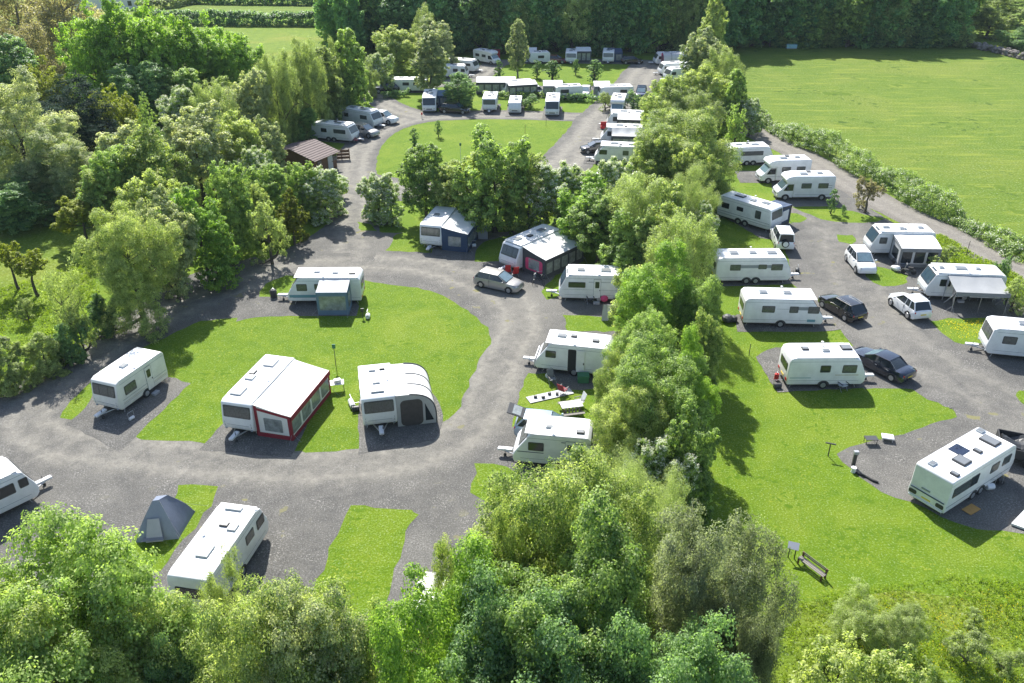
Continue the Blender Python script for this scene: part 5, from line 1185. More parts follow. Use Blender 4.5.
t = thing('windbreak', 'pale folded windbreak standing beside the wooden cupboard', 'windbreak', gp(608, 319), .1)
MB().poly([(-.6, -.3, 0), (-.1, -.3, 0), (-.15, 0, 1.35), (-.5, 0, 1.35)], .02).build('panel', 'cloth_lightgrey', t); MB().poly([(-.1, -.3, 0), (.35, .1, 0), (.25, .1, 1.3), (-.15, 0, 1.35)], .02).build('panel', 'cloth_offwhite', t)
for x in (-.6, -.1, .35): MB().tube((x, -.25, 0), (x * .6 - .1, 0, 1.42), .02).build('pole', 'wood_brown', t)
t = thing('camp_cupboard', 'orange wooden camp cupboard beside the pale windbreak', 'cupboard', gp(615, 318), .1)
MB().box(-.3, .3, -.22, .22, 0, .85).build('carcass', 'wood_orange', t); MB().box(-.26, .26, -.24, -.22, .06, .8).build('door', 'wood_orange', t); MB().box(-.33, .33, -.25, .25, .85, .89).build('top', 'plastic_white', t)
chair(590, 303, .2, 'low dark chair in the shade under the long caravan side', 'cloth_charcoal')
t = thing('storage_box', 'pale grey cabinet standing right of the navy awning', 'box', gp(483, 238)); MB().box(-.5, .5, -.35, .35, 0, 1.2).build('cabinet', 'plastic_grey', t, bevel=.03, seg=1); MB().box(-.54, .54, -.38, .38, 1.2, 1.26).build('lid', 'plastic_white', t)
# things round the oval lawn caravans
for (x, y, lb) in ((337, 390, 'white picnic table with folded kit behind the dark red trimmed awning'),):
    t = thing('camping_table', lb, 'table', gp(x, y), .2); MB().box(-.55, .55, -.35, .35, .62, .66).build('tabletop', 'plastic_white', t, bevel=.01, seg=1)
    for a in (-.5, .5):
        for b_ in (-.3, .3): MB().tube((a, b_, 0), (a, b_, .62), .02).build('leg', 'steel', t)
    one('kit_box', MB().box(-.25, .25, -.18, .18, 0, .25), 'plastic_white', 'white box lying on the lawn picnic table', 'box', Vector(t.location) + Vector((.1, 0, .662)), .4, bevel=.03, seg=1)
barrel(352, 406, 'grey waste water carrier left of the ribbed awning caravan', 'plastic_white', .2, .9)
barrel(356, 411, 'dark roll along water barrel left of the ribbed awning caravan', 'plastic_dark', .2, .5)
barrel(368, 318, 'white water barrel at the rear corner of the lawn top caravan')
barrel(132, 419.5, 'white water carrier behind the drawbar of the lone caravan', r=.12, l=.4)
thin_post(363, 318, .9, 'dark upright by the rear corner of the lawn top caravan', top='plastic_dark')
t = thing('gas_bottle', 'dark gas bottle cover on the drawbar end of the lawn top caravan', 'gas bottle', gp(274, 297)); MB().tube((0, 0, 0), (0, 0, .6), .3, .3, 14).ball((0, 0, .6), .3, 12, .6).build('cover', 'plastic_dark', t); MB().tube((0, 0, .7), (0, 0, .85), .06).build('valve', 'steel', t)
# bags before the bell porch and under the canopy
rnd = random.Random(9)
BL = ['dark bag heaped at the left of the porch doorway', 'grey bundle heaped at the centre of the porch doorway', 'white bag on the grass before the porch', 'dark bundle on the grass before the porch', 'grey folded chair bag against the porch wall']
for k, (x, y, c) in enumerate(((895, 263, 'plastic_dark'), (900, 266, 'cloth_grey'), (896, 271, 'plastic_white'), (905, 269, 'cloth_charcoal'), (909, 265, 'cloth_grey'))):
    m = MB(); m.ball((0, 0, .28), .38, 9, .7); m.ball((.3, .15, .22), .28, 8, .8); one('kit_bag', m, c, BL[k], 'bag', gp(x, y), k * .8)
t = thing('motor_scooter', 'dark mobility scooter parked right of the porch doorway', 'scooter', gp(908, 274), R_(160))
for x in (-.45, .45): MB().tube((x, -.06, .24), (x, .06, .24), .24, .24, 14).build('wheel', 'rubber', t)
MB().box(-.5, .4, -.16, .16, .3, .5).build('body', 'plastic_dark', t, bevel=.06, seg=2); MB().box(-.35, .1, -.16, .16, .62, .72).build('seat', 'rubber', t, bevel=.04, seg=2)
MB().path([(.42, 0, .4), (.3, 0, .95), (.28, -.25, 1.0), (.28, .25, 1.0)], .025).build('handlebar', 'steel', t)
chair(965, 300, .3, 'blue and white draped camp chair under the open canopy', 'cloth_lightgrey'); chair(974, 299, -.4, 'blue camp chair beside the draped one under the canopy', 'cloth_blue')
chair(988, 300, 0, 'dark camp chair at the right pole of the canopy', 'cloth_charcoal')
for k, (x, y, c, lb) in enumerate(((399, 140.5, 'cloth_maroon', 'maroon chair outside the coloured curtain caravan'), (362, 141, 'cloth_charcoal', 'dark chair outside the coloured curtain caravan'))):
    if k == 1: chair(x, y, .4, lb, c)
chair(356, 143, .9, 'maroon chair at the nose of the coloured curtain caravan', 'cloth_maroon')
one('camping_chair', MB().box(-.5, .5, -.3, .3, .1, .5).box(-.5, .5, .2, .3, .5, 1.0), 'cloth_red', 'low red seat on the gravel left of the belt side row', 'chair', gp(604, 129))
t = thing('shelter', 'small red shelter just right of the wood edge motorhome', 'shelter', gp(495, 58)); MB().box(-1, 1, -.6, .6, 0, 1.5).build('walls', 'cloth_red', t); MB().box(-1.1, 1.1, -.7, .7, 1.5, 1.58).build('roof', 'cloth_maroon', t)
t = thing('water_trough', 'pale blue water trough in the shade at the far field edge', 'trough', gp(791, 48.5)); MB().box(-1.1, 1.1, -.5, .5, .1, .9).build('tank', 'water_blue', t, bevel=.05, seg=1); MB().box(-1.15, 1.15, -.55, .55, 0, .12).build('base', 'stone', t)
barrel(989, 489, 'white water barrel beside the wheels of the solar panel caravan', r=.2, l=.5); barrel(999, 483, 'dark water barrel nearest the trailer by the solar panel caravan', 'plastic_dark', .2, .5)
t = thing('doormat', 'brown doormat in the shade of the solar panel caravan', 'mat', gp(971, 510), R_(32)); MB().box(-.5, .5, -.3, .3, .045, .065).build('mat', 'wood_orange', t)
t = thing('gas_bottle', 'red gas bottle by the rear corner of the picture window caravan', 'gas bottle', gp(776, 380)); MB().tube((0, 0, 0), (0, 0, .55), .17, .17, 12).build('bottle', 'cloth_red', t, bevel=.03, seg=1); MB().tube((0, 0, .55), (0, 0, .68), .05).build('valve', 'steel', t)
barrel(777, 388, 'dark waste water barrel at the left end of the picture window caravan', 'plastic_dark', .2, .55)
chair(842, 390, .4, 'grey folding step chair under the right window of the picture window caravan', 'cloth_lightgrey', h=.8)
one('cover_sheet', MB().ball((0, 0, .35), .5, 10, .7).ball((.5, .1, .25), .4, 9, .7), 'plastic_dark', 'dark covered heap on the grass left of the dark banded caravan', 'cover', gp(727, 322))
barrel(797, 272, 'dark barrel at the nose of the twin axle caravan', 'plastic_dark', .2, .5)
barrel(447, 246, 'white water barrel under the navy awning caravan front'); barrel(474, 247, 'white barrel at the corner of the navy awning', r=.18, l=.4)
chair(586, 300, .6, 'blue folding chair at the door step of the long caravan', 'cloth_blue', h=.8)
# wing mirror like bits of the hidden van are part of it; stone bank at the far right field corner
m = MB(); rnd = random.Random(3); c0, c1, c2 = G(962, 45.5), G(990, 51), G(1040, 63)
for a, b_ in ((c0, c1), (c1, c2)):
    n = int((b_ - a).length / .45)
    for k in range(n):
        q = a.lerp(b_, k / n)
        for j in range(5):
            x, y, z = q.x + rnd.uniform(-1.0, 1.0), q.y + rnd.uniform(-1.0, 1.0), rnd.uniform(0, 1.1); m.ball((x, y, z), rnd.uniform(.3, .55), 6, .75)
wo = m.build('stone_wall', 'stone'); tag(wo, 'tumbled brown stone wall along the corner of the far field', 'wall')
# buildings at the very top left
def house(lb, x, y, w, d, h, rz, roof='slate'):
    t = thing('farm_building', lb, 'building', gp(x, y), rz)
    MB().box(-w / 2, w / 2, -d / 2, d / 2, 0, h).build('wall', 'wall_white', t)
    m = MB()
    for s in (-1, 1): m.poly([(-w / 2 - .3, s * (d / 2 + .3), h - .1), (w / 2 + .3, s * (d / 2 + .3), h - .1), (w / 2 + .3, 0, h + d * .35), (-w / 2 - .3, 0, h + d * .35)], .12)
    m.build('roof', roof, t); m = MB(); [m.poly([(x_, -d / 2, h), (x_, d / 2, h), (x_, 0, h + d * .33)], .1) for x_ in (-w / 2, w / 2)]; m.build('gable', 'wall_white', t)
    for k in range(3): x_ = -w / 2 + w * (k + .5) / 3; MB().box(x_ - .5, x_ + .5, -d / 2 - .04, -d / 2 + .01, 1, 2.2).build('window', 'glass_dark', t)
house('long slate roofed white farm building at the top left', 113, 8, 18, 7, 3.2, .05); house('small white walled outbuilding right of the long farm building', 137, 6.5, 7, 5, 3.0, -.1)

# ================================================================ hedges
HA = [(742, 117), (768, 127.5), (800, 143), (850, 167), (888, 188), (928, 208), (968, 229), (1024, 256), (1100, 288), (1200, 335)]
hedge('long blossom flecked hedge between the lane and the far field', HA, 2.1, 2.8, .19, 26, 'leaf_mid', .30, 3, m=30, vary=.55)
hedge('dark clipped field hedge nearest the wood, top left', [(150, 23), (200, 24.5), (260, 25.5), (335, 25.5)], 3.0, 3.4, .5, 26, 'leaf_dark', 0, 4, vary=.1)
hedge('thin dark field hedge in the distance, top left', [(185, 3.5), (250, 4.5), (335, 5.5)], 2.4, 3.0, .5, 22, 'leaf_dark', 0, 5, vary=.1)
hedge('pale scrubby hedge climbing to the farm building', [(140, 12), (170, 8), (195, 3)], 2.8, 3.4, .5, 20, 'leaf_olive', .1, 6)
hedge('low planted hedge strip along the middle row of pitches', [(484, 98), (520, 98.5), (545, 97)], 1.0, 1.0, .3, 10, 'leaf_mid', 0, 7, vary=.3)
hedge('low hedge strip behind the black windscreen motorhome', [(556, 101), (580, 101.5), (604, 102)], 1.0, 1.0, .3, 10, 'leaf_dark', 0, 8, vary=.3)
hedge('short clipped hedge by the back road bend', [(383, 99), (395, 97), (410, 96)], 1.1, 1.0, .3, 10, 'leaf_dark', 0, 9)
# ================================================================ trees
T = tree
W1 = 'dark trees of the wood behind the campsite'; W2 = 'dark trees of the wood behind the far field'
rnd = random.Random(21)
row = 0
for (b0, n, off) in ((52.5, 26, 0), (48, 22, 9), (40, 20, 3)):
    for k in range(n):
        x = 342 + off + k * (392 / n) + rnd.uniform(-4, 4); g = G(x, b0 + rnd.uniform(-1, 1) - (4 if x < 400 else 0))
        h = rnd.uniform(11, 14) if b0 > 50 else rnd.uniform(15, 20); w = h * rnd.uniform(.6, .8)
        plant('woodland_tree', 'tall dark green tree crowded into the wood behind the campsite', 'tree', (g.x, g.y, 0), w, h, rnd.choice(['deepgreen', 'deepgreen', 'darkgreen', 'sycamore', 'deepgreen', 'willow']), 'far', k % 2, rnd.uniform(0, 6), W1)
for (b0, n, off) in ((45.5, 18, 0), (40, 16, 9), (33, 14, 4)):
    for k in range(n):
        x = 738 + off + k * (215 / n) + rnd.uniform(-4, 4); g = G(x, b0 + rnd.uniform(-1, 1))
        h = rnd.uniform(10, 14) if b0 > 42 else rnd.uniform(13, 18); w = h * rnd.uniform(.65, .85)
        plant('woodland_tree', 'dark green tree shading the top edge of the far field', 'tree', (g.x, g.y, 0), w, h, rnd.choice(['deepgreen', 'darkgreen', 'deepgreen', 'sycamore', 'darkgreen']), 'far', k % 2, rnd.uniform(0, 6), W2)
for k in range(12):
    x = 745 + k * 20 + rnd.uniform(-5, 5); g = G(x, 47 + rnd.uniform(-.5, .5))
    plant('woodland_shrub', 'grey green shrub at the foot of the wood along the far field', 'shrub', (g.x, g.y, 0), rnd.uniform(4, 6), rnd.uniform(3, 5.5), rnd.choice(['shrub', 'darkshrub', 'darkshrub']), 'far', 0, rnd.uniform(0, 6), 'shrubs along the top of the far field')
# top right corner
T('olive brown round tree at the corner of the far field', 890, -8, 45, 60, 'willow', 'far'); T('spreading green tree right of the brown one at the field corner', 815, 10, 47, 40, 'sycamore', 'far'); T('leaning tree at the end of the wood by the stone wall', 928, -6, 44, 60, 'sycamore', 'far')
T('rounded pale green bush at the top right corner', 992, 8, 38, 44, 'shrub', 'mid', hmax=12); T('dark low bush at the right edge beside the pale round one', 1018, 30, 48, 34, 'darkshrub', 'mid'); T('grey green bush behind the top right corner bushes', 1000, -8, 24, 60, 'shrub', 'far')
# ---- top left
T('bare brownish tree with twiggy crown at the top left', 60, -34, 82, 84, 'bare', 'mid', hmax=24, var=0); T('leafless pinkish tree in the far left corner', 12, -30, 76, 70, 'bare', 'mid', hmax=24, var=1)
T('greyish thin leaved tree beside the bare ones', 30, 22, 100, 56, 'bare', 'mid', var=1); T('bluish dark tree at the left edge below the bare trees', 6, 42, 115, 62, 'darkgreen', 'mid')
T('far sparse tree before the farm buildings', 88, 10, 50, 30, 'bare', 'far')
T('leftmost tall bright green tree of the big clump', 92, 20, 112, 58, 'brightcol', 'mid'); T('tallest bright green tree of the big clump', 122, 6, 114, 70, 'bright', 'mid'); T('bright green tree in the middle of the big clump', 152, 14, 113, 58, 'brightcol', 'mid')
T('bright green tree right of the middle of the big clump', 182, 24, 108, 60, 'bright', 'mid'); T('rightmost full bright green tree of the big clump', 212, 28, 100, 52, 'brightcol', 'mid'); T('bright green tree trailing off the big clump', 246, 38, 95, 42, 'bright', 'mid')
T('small lighter tree in front of the bright clump', 218, 52, 104, 32, 'bright', 'mid'); T('dark green tree in the shadow below the bright clump', 140, 66, 125, 60, 'darkgreen', 'mid'); T('dark green undergrowth tree under the bright clump', 178, 70, 122, 50, 'sycamore', 'mid')
T('dark blue green cedar with flat layered boughs', 60, 84, 165, 78, 'cedar', 'mid', var=0); T('lower cedar leaning out right of the tall one', 94, 112, 168, 52, 'cedar', 'mid', var=1)
T('yellow green upright conifer behind the cedar', 44, 66, 120, 44, 'yellowshrub', 'mid', name='conifer_bush'); T('bright yellow upright bush right of the cedar', 112, 90, 152, 46, 'yellowshrub', 'mid'); T('slim light green spruce right of the yellow bush', 146, 98, 160, 28, 'spruce', 'mid')
T('silvery flowering hawthorn below the bright clump', 182, 90, 150, 48, 'hawthorn', 'mid'); T('olive tree right of the silvery hawthorn', 214, 86, 155, 44, 'willow', 'mid')
T('tall pale green tree above the shed', 250, 72, 158, 46, 'pale', 'mid'); T('willow like grey green tree left of the shed roof', 276, 56, 150, 42, 'willow', 'mid'); T('tall feathery poplar behind the caravans', 306, 44, 138, 40, 'willow', 'mid', var=1)
T('slender poplar with rippling leaves behind the caravans', 326, 50, 128, 30, 'poplar', 'mid', name='poplar_tree'); T('bright slim poplar standing forward by the back road', 349, 32, 118, 34, 'greenpoplar', 'mid'); T('feathery dark tree behind the coloured curtain caravan', 290, 78, 138, 40, 'willow', 'mid'); T('dark green tree behind the pickup', 334, 74, 120, 34, 'darkgreen', 'mid')
T('large pale leaved tree at the left edge', 12, 76, 202, 100, 'pale', 'near'); T('large pale leaved tree in front of the cedar', 60, 126, 208, 84, 'pale', 'near', var=1); T('shaded dark tree at the left edge under the pale trees', 14, 184, 228, 64, 'darkgreen', 'mid')
T('dark leafy tree in the middle of the left wood', 112, 152, 232, 54, 'sycamore', 'mid'); T('mid green tree over the left wood centre', 150, 132, 225, 66, 'ash', 'mid'); T('light green tree over the left wood near the silvery bush', 192, 112, 205, 70, 'pale', 'mid'); T('soft green tree left of the shed', 238, 118, 190, 54, 'ash', 'mid')
T('grey green tree on the slope behind the shed', 218, 100, 175, 46, 'willow', 'mid'); T('pale flowering bush beside the shed', 268, 124, 182, 36, 'pale', 'mid', name='shrub'); T('whitish hawthorn below the shed roof', 256, 150, 205, 40, 'hawthorn', 'mid')
T('yellow green spreading tree with open branches', 80, 200, 244, 44, 'yellowtree', 'mid', name='broadleaf_tree')
T('large mid green tree leaning over the shaded road', 126, 214, 326, 84, 'ash', 'near', var=0); T('bright green tree at the bend of the shaded road', 198, 194, 284, 66, 'bright', 'mid'); T('soft green tree between the two roadside trees', 164, 200, 300, 56, 'pale', 'mid')
T('dark green tree over the road by the golden bush', 228, 168, 256, 46, 'sycamore', 'mid'); T('green tree behind the golden bush', 268, 168, 226, 40, 'sycamore', 'mid'); T('mixed green tree between shed and golden bush', 252, 182, 240, 34, 'ash', 'mid', var=0)
T('blossoming hawthorn right of the golden bush', 322, 170, 218, 46, 'hawthorn', 'mid', var=0); T('dark green tree left of the blossoming hawthorn', 300, 166, 218, 34, 'sycamore', 'mid'); T('whitish hawthorn in front of the shed door', 330, 172, 198, 28, 'hawthorn', 'mid', var=1)
T('round golden green bush on the lawn verge', 290, 195, 244, 34, 'conebush', 'mid')
T('small whitish shrub at the road edge', 266, 205, 264, 34, 'shrub', 'small')
T('young yellow leaved orchard tree at the left edge', 8, 242, 290, 30, 'yellowtree', 'small', name='orchard_tree'); T('brown tinged orchard tree with visible trunk', 28, 252, 296, 34, 'yellowtree', 'small', var=1, name='orchard_tree')
T('brown green twiggy tree among the grass at left', 62, 268, 350, 36, 'willow', 'small', name='broadleaf_tree'); T('slim dark green shrub below the twiggy tree', 76, 306, 356, 24, 'shrub', 'small'); T('grey green shrub spreading at the left road side', 40, 334, 374, 44, 'shrub', 'mid')
T('grey shrub at the far left road edge', 6, 345, 390, 44, 'shrub', 'mid'); T('dark shrub over the road edge at left', 64, 322, 362, 36, 'darkshrub', 'mid'); T('low green shrub beside the large roadside tree', 98, 300, 336, 30, 'darkshrub', 'mid')
T('low bright shrub in the orchard grass', 100, 235, 262, 30, 'shrub', 'small', var=1); T('tiny shrub in the orchard grass', 24, 300, 322, 18, 'shrub', 'small')
# ---- centre, back
T('round light green tree behind the half hidden caravan', 396, 29, 72, 42, 'ash', 'mid'); T('drooping birch with pale weeping crown', 430, 34, 98, 34, 'birch', 'mid'); T('light green tree behind the drooping birch', 437, 22, 72, 40, 'pale', 'mid')
T('round dark green tree right of the drooping birch', 459, 76, 108, 32, 'darkgreen', 'mid'); T('whitish bush left of the half hidden caravan', 380, 56, 92, 26, 'hawthorn', 'mid'); T('olive bush by the back road bend', 366, 62, 98, 24, 'willow', 'mid')
T('tall dark tree at the left end of the wood', 347, -12, 55, 30, 'deepgreen', 'far'); T('grey green willow at the wood edge', 425, 8, 62, 34, 'willow', 'mid', hmax=26)
T('slim birch on the back lawn', 518, 22, 78, 20, 'birch', 'mid', var=0)
for (x, t_, b_, w, lb) in ((537, 61, 78, 10, 'small tree left of the bushy one on the back lawn'), (553, 61, 80, 16, 'bushy small tree in the middle of the back lawn'), (576, 60, 75, 7, 'reddish sapling on the back lawn'), (595, 61, 84, 16, 'round dark young tree at the right of the back lawn'),
        (499, 61, 82, 9, 'thin sapling beside the back road'), (414, 129, 150, 9, 'dark sapling on the left of the far oval lawn'), (438, 121, 137, 7, 'thin sapling near the top of the far oval lawn'), (480, 126, 140, 12, 'twiggy sapling right of centre on the far oval lawn'),
        (834, 190, 214, 10, 'thin sapling on the verge right of the gold blind motorhome'), (418, 149, 162, 5, 'tiny sapling lowest on the left of the far oval lawn')):
    T(lb, x, t_, b_, w, 'sapling', 'small', var=0)
T('silvery bush right of the middle row', 606, 93, 110, 16, 'shrub', 'small'); T('dark shrub right of the facing campervan', 634, 92, 112, 18, 'darkshrub', 'small'); T('light shrub at the bend of the campervan pitch', 646, 96, 116, 16, 'shrub', 'small')
T('small dark shrub right of the plain white van', 530, 95, 108, 18, 'darkshrub', 'small')
T('round shrub on the verge beside the thin sapling', 844, 205, 215, 6, 'darkshrub', 'small')
# ---- tree belt from the top
T('tall pointed poplar at the top of the tree belt', 714, -4, 84, 28, 'poplar', 'mid', name='poplar_tree', hmax=26); T('light green tree below the pointed poplar', 704, 34, 102, 44, 'pale', 'mid'); T('grey green tree right below the pointed poplar', 722, 52, 118, 40, 'willow', 'mid')
T('slim dark poplar near the lane top', 736, 72, 134, 26, 'greenpoplar', 'mid', hmax=24); T('bushy tree left of the slim dark poplar', 700, 70, 130, 50, 'ash', 'mid'); T('mid green tree beside the back row caravans', 664, 78, 142, 48, 'ash', 'mid'); T('grey green tree nearest the facing campervan', 690, 92, 150, 56, 'willow', 'mid')
T('dense tree right of the belt side row', 662, 104, 172, 46, 'ash', 'mid'); T('large rounded light tree over the belt', 690, 116, 205, 96, 'ash', 'near'); T('green tree beneath the large rounded one', 652, 138, 212, 56, 'ash', 'mid'); T('pale bush at the lane end near the hedge', 752, 102, 136, 26, 'hawthorn', 'mid')
T('green bush at the end of the lane hedge', 738, 108, 150, 22, 'sycamore', 'small')
T('dark tree behind the furthest lane caravan', 708, 142, 198, 36, 'darkgreen', 'mid')
# middle cluster
T('blossoming hawthorn at the gap in the road', 377, 176, 219, 36, 'hawthorn', 'mid'); T('green shrub below the blossoming road gap hawthorn', 390, 192, 224, 34, 'hawthorn', 'small', var=1); T('upright green tree behind the navy awning caravan', 424, 150, 220, 52, 'sycamore', 'mid')
T('tall light tree right behind the navy awning', 494, 138, 232, 70, 'sycamore', 'mid'); T('dark green tree between the two awning caravans', 462, 158, 226, 56, 'ash', 'mid'); T('green tree over the broad white awning', 530, 158, 228, 60, 'ash', 'mid')
T('pale flowering tree in the middle of the belt', 560, 166, 232, 60, 'hawthorn', 'mid'); T('leafy tree left of the roof glimpsed in the belt', 586, 180, 248, 66, 'bright', 'mid'); T('dark tree shading the long caravan', 600, 196, 262, 60, 'sycamore', 'mid'); T('brownish green tree in the heart of the belt', 640, 178, 270, 74, 'willow', 'mid')
T('hawthorn in blossom over the heart of the belt', 612, 162, 232, 52, 'hawthorn', 'mid'); T('deep green tree above the long caravan roof', 634, 215, 285, 60, 'sycamore', 'mid'); T('grey green tree left of the blue roof light caravan', 686, 168, 250, 60, 'willow', 'near', var=1)
T('pale grey tree over the belt beside the twin axle caravan', 684, 218, 318, 66, 'willow', 'mid'); T('whitish hawthorn spilling toward the blue roof light caravan', 702, 205, 262, 34, 'hawthorn', 'mid', var=0)
T('fresh green tree beside the long caravan', 664, 258, 372, 96, 'bright', 'near', var=1); T('mid green tree behind the fresh green one', 694, 282, 372, 60, 'sycamore', 'near'); T('leafy tree over the open door caravan', 642, 318, 420, 72, 'sycamore', 'near', var=1)
T('large round tree right of the picnic table', 660, 356, 474, 104, 'sycamore', 'near'); T('tall green tree on the lawn side of the belt', 690, 342, 462, 62, 'bright', 'near'); T('green tree right of the short white caravan', 632, 392, 496, 84, 'ash', 'near', var=1)
T('belt tree shading the lawn below the whitish bush', 688, 420, 520, 60, 'sycamore', 'mid'); T('white blossoming bush at the foot of the belt', 660, 452, 536, 66, 'hawthorn', 'mid', var=1)
# right side
T('reddish brown bush at the lane side', 870, 179, 213, 26, 'redbush', 'small'); T('small bush right of the canopy caravan', 1002, 258, 290, 18, 'darkshrub', 'small'); T('low shrub in the strip beside the lane', 946, 246, 264, 24, 'shrub', 'small'); T('grassy shrub at the corner by the lane', 936, 258, 272, 18, 'shrub', 'small', var=1)
T('leafy strip shrub right of the canopy caravan', 1018, 280, 312, 26, 'shrub', 'small')
# ---- foreground
T('huge light green tree filling the lower left corner', 64, 564, 790, 190, 'sycamore', 'near', var=0, hmax=13); T('light green tree at the left edge in front', -30, 552, 770, 124, 'ash', 'near', var=1, hmax=13); T('sparse young tree in front of the white caravan roof', 224, 560, 700, 44, 'willow', 'mid', hmax=12, name='broadleaf_tree')
T('leafy tree at the bottom between lower left and centre', 266, 610, 820, 150, 'ash', 'near', var=1, hmax=12); T('dark green tree hiding behind the lower left one', 196, 622, 780, 90, 'darkgreen', 'near', hmax=12); T('rounded tree at the bottom left of centre', 352, 626, 800, 124, 'ash', 'near', var=0, hmax=12)
T('yellow green tree at the bottom centre', 456, 572, 800, 150, 'bright', 'near', hmax=12); T('broad mid green tree above the bottom centre', 548, 486, 690, 150, 'ash', 'near', var=1, hmax=13); T('bushy tree behind the broad bottom centre one', 606, 480, 650, 120, 'ash', 'near', var=0, hmax=12)
T('dark leaved sycamore at the bottom right of centre', 590, 548, 800, 190, 'sycamore', 'near', var=1, hmax=13); T('deep green tree at the bottom edge of the centre', 530, 600, 860, 170, 'darkgreen', 'near', hmax=12); T('large silvery grey willow at the lower centre right', 706, 518, 760, 138, 'sallow', 'near', hmax=13)
T('smaller silvery willow at the bottom edge', 736, 612, 810, 80, 'sallow', 'near', var=1, hmax=12); T('pale leaved shrub growing from the belt toward the grass', 650, 474, 590, 84, 'willow', 'near', var=0, hmax=10)
T('grey green shrub on the rough grass', 862, 598, 642, 48, 'willow', 'mid', name='shrub', var=0); T('second grey green shrub right of the first on the rough grass', 902, 612, 652, 46, 'willow', 'mid', name='shrub', var=1); T('bright leafy bush cut by the bottom edge', 842, 648, 740, 70, 'ash', 'small', name='shrub'); T('leafy bush at the bottom right of the bright one', 896, 660, 760, 80, 'ash', 'small', name='shrub', var=1)
T('low docks clump in the rough grass at right', 972, 636, 662, 34, 'shrub', 'small'); T('low green clump at the lower right edge', 1012, 652, 672, 26, 'shrub', 'small'); T('small leafy clump above the docks', 976, 612, 626, 18, 'shrub', 'small', var=1)

T('light green tree filling in behind the huge lower left one', 122, 594, 770, 90, 'sycamore', 'near', var=1, hmax=12); T('green tree low between the lower left and bottom left ones', 150, 620, 800, 130, 'ash', 'near', var=0, hmax=12)
T('green tree at the bottom left corner of the view', 10, 600, 820, 170, 'ash', 'near', var=0, hmax=12); T('soft green tree right of the bottom left of centre one', 312, 608, 830, 130, 'pale', 'near', var=0, hmax=12); T('bright tree at the bottom edge under the yellow green one', 420, 632, 860, 130, 'bright', 'near', var=1, hmax=12)
T('fresh green tree right of the gravel, over the short white caravan', 512, 516, 700, 74, 'ash', 'near', var=0, hmax=12); T('dark sycamore at the bottom edge right of centre', 640, 610, 850, 150, 'darkgreen', 'near', var=0, hmax=12)
T('green tree masking the blue panelled caravan', 452, 556, 720, 62, 'ash', 'near', var=1, hmax=11); T('green tree hidden low in the middle of the belt', 640, 270, 345, 60, 'ash', 'mid'); T('light green tree low on the lawn side of the belt', 702, 312, 400, 40, 'ash', 'mid'); T('green tree on the picnic table side of the belt', 622, 352, 440, 56, 'ash', 'near', var=0)
T('rounded green tree before the blue roof light caravan', 672, 196, 290, 60, 'ash', 'mid'); T('soft green tree filling the belt above the cars', 692, 150, 225, 44, 'ash', 'mid')
T('mid green tree filling the left wood', 98, 172, 234, 46, 'ash', 'mid'); T('pale tree filling the left wood near the cedar', 120, 128, 205, 60, 'pale', 'mid'); T('light tree filling the wood above the shed', 226, 84, 150, 44, 'ash', 'mid')
T('soft tree filling behind the roadside trees', 150, 178, 262, 60, 'ash', 'mid'); T('grey green tree filling behind the caravans', 262, 70, 140, 40, 'willow', 'mid'); T('dark tree filling behind the pickup and caravans', 318, 82, 126, 36, 'darkgreen', 'mid')
T('feathery tree left of the bright slim poplar', 334, 46, 120, 28, 'willow', 'mid'); T('dark undergrowth behind the coloured curtain caravan', 300, 100, 140, 40, 'darkshrub', 'mid')
# ================================================================ loose vegetation
def scatter(name, label, px, n, leaf, mat, h, seed, aspect=.25, m=10, sig=.18, z0=.03):
    pts = [G(*p) for p in px]; xs = [p.x for p in pts]; ys = [p.y for p in pts]; rs = np.random.RandomState(seed); P = []
    def inside(x, y):
        c = False; j = len(pts) - 1
        for i in range(len(pts)):
            if (pts[i].y > y) != (pts[j].y > y) and x < (pts[j].x - pts[i].x) * (y - pts[i].y) / (pts[j].y - pts[i].y) + pts[i].x: c = not c
            j = i
        return c
    while len(P) < n:
        x, y = rs.uniform(min(xs), max(xs)), rs.uniform(min(ys), max(ys))
        dens = .5 + .5 * math.sin(x * .8 + 1.3 * math.sin(y * .5)) * math.sin(y * .9 + x * .2)
        if inside(x, y) and rs.uniform() < .25 + .75 * dens: P.append((x, y, z0 + h * (.3 + .5 * dens)))
    me = leaves_mesh(name, np.array(P), sig, m, leaf, mat, seed, None, .8, aspect, .9, upb=.1)
    o = bpy.data.objects.new(name, me); C.objects.link(o); tag(o, label, 'grass' if 'grass' in name else 'flowers', kind='stuff'); return o
scatter('long_grass', 'long rough grass and weeds in the lower right corner', [(770, 640), (800, 600), (860, 590), (960, 575), (1080, 590), (1100, 740), (760, 760)], 3000, .15, 'leaf_rough', .14, 5)
scatter('verge_grass', 'long grass on the strip between pitches and lane', [(926, 240), (940, 236), (1000, 268), (1060, 300), (1060, 318), (1022, 306), (985, 272), (940, 262)], 1800, .22, 'leaf_rough', .3, 6)
scatter('orchard_grass', 'rough grass under the trees at the left', [(0, 290), (90, 262), (110, 330), (60, 372), (-40, 420), (-60, 300)], 2600, .22, 'leaf_rough', .2, 7)
scatter('buttercups', 'yellow buttercups dotted through the rough grass', [(830, 620), (900, 600), (1040, 590), (1060, 720), (840, 720)], 500, .05, 'petal_yellow', .25, 8, aspect=.9, m=4, sig=.3)
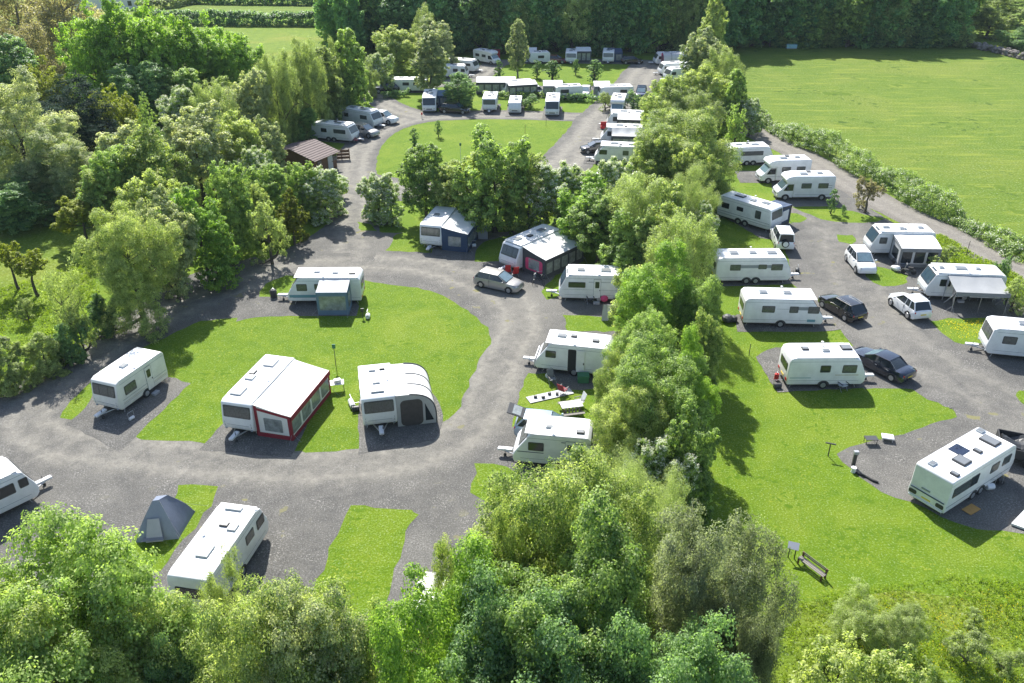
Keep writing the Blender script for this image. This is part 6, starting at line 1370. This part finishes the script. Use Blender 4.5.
scatter('buttercups', 'yellow buttercups on the verge by the right edge caravan', [(933, 322), (990, 319), (992, 340), (952, 338)], 160, .08, 'petal_yellow', .1, 9, aspect=.9, m=4, sig=.3)

# ================================================================ light
SUN_AZ, SUN_EL = math.atan2(1.0, -.26), R_(44)       # direction (in plan) the light comes from
d = Vector((math.cos(SUN_AZ) * math.cos(SUN_EL), math.sin(SUN_AZ) * math.cos(SUN_EL), math.sin(SUN_EL)))
sd = bpy.data.lights.new('sun', 'SUN'); sd.energy = 4.9; sd.angle = R_(.53); sd.color = (1.0, .97, .91)
so = bpy.data.objects.new('sun', sd); C.objects.link(so); so.rotation_euler = d.to_track_quat('Z', 'Y').to_euler(); so.location = (0, 60, 80)
w = bpy.data.worlds.new('World'); scene.world = w; w.use_nodes = True; nt = w.node_tree
sky = nt.nodes.new('ShaderNodeTexSky'); sky.sky_type = 'NISHITA'; sky.sun_disc = False; sky.sun_elevation = SUN_EL
sky.sun_rotation = math.atan2(d.x, d.y); sky.air_density = 1.0; sky.dust_density = 1.2; sky.ozone_density = 1.0
bg = nt.nodes['Background']; bg.inputs['Strength'].default_value = .108; nt.links.new(sky.outputs[0], bg.inputs['Color'])
scene.view_settings.view_transform = 'Standard'; scene.view_settings.look = 'None'; scene.view_settings.gamma = 1; scene.view_settings.use_curve_mapping = False
scene.view_settings.exposure = EXPOSURE
scene.render.engine = 'CYCLES'
scene.cycles.max_bounces = 7; scene.cycles.diffuse_bounces = 3; scene.cycles.transparent_max_bounces = 6

# the air itself
hz = MB(); hz.box(-900, 900, -110, 1500, -1, 40); ho = hz.build('haze', 'shell_white'); ho.data.materials.clear()
hm = bpy.data.materials.new('haze_air'); hm.use_nodes = True; hn = hm.node_tree; hn.nodes.clear()
ou = hn.nodes.new('ShaderNodeOutputMaterial'); pv = hn.nodes.new('ShaderNodeVolumePrincipled'); pv.inputs['Color'].default_value = (.70, .85, 1, 1); pv.inputs['Density'].default_value = .00010; pv.inputs['Anisotropy'].default_value = .0
hn.links.new(pv.outputs[0], ou.inputs['Volume']); ho.data.materials.append(hm); ho['kind'] = 'stuff'
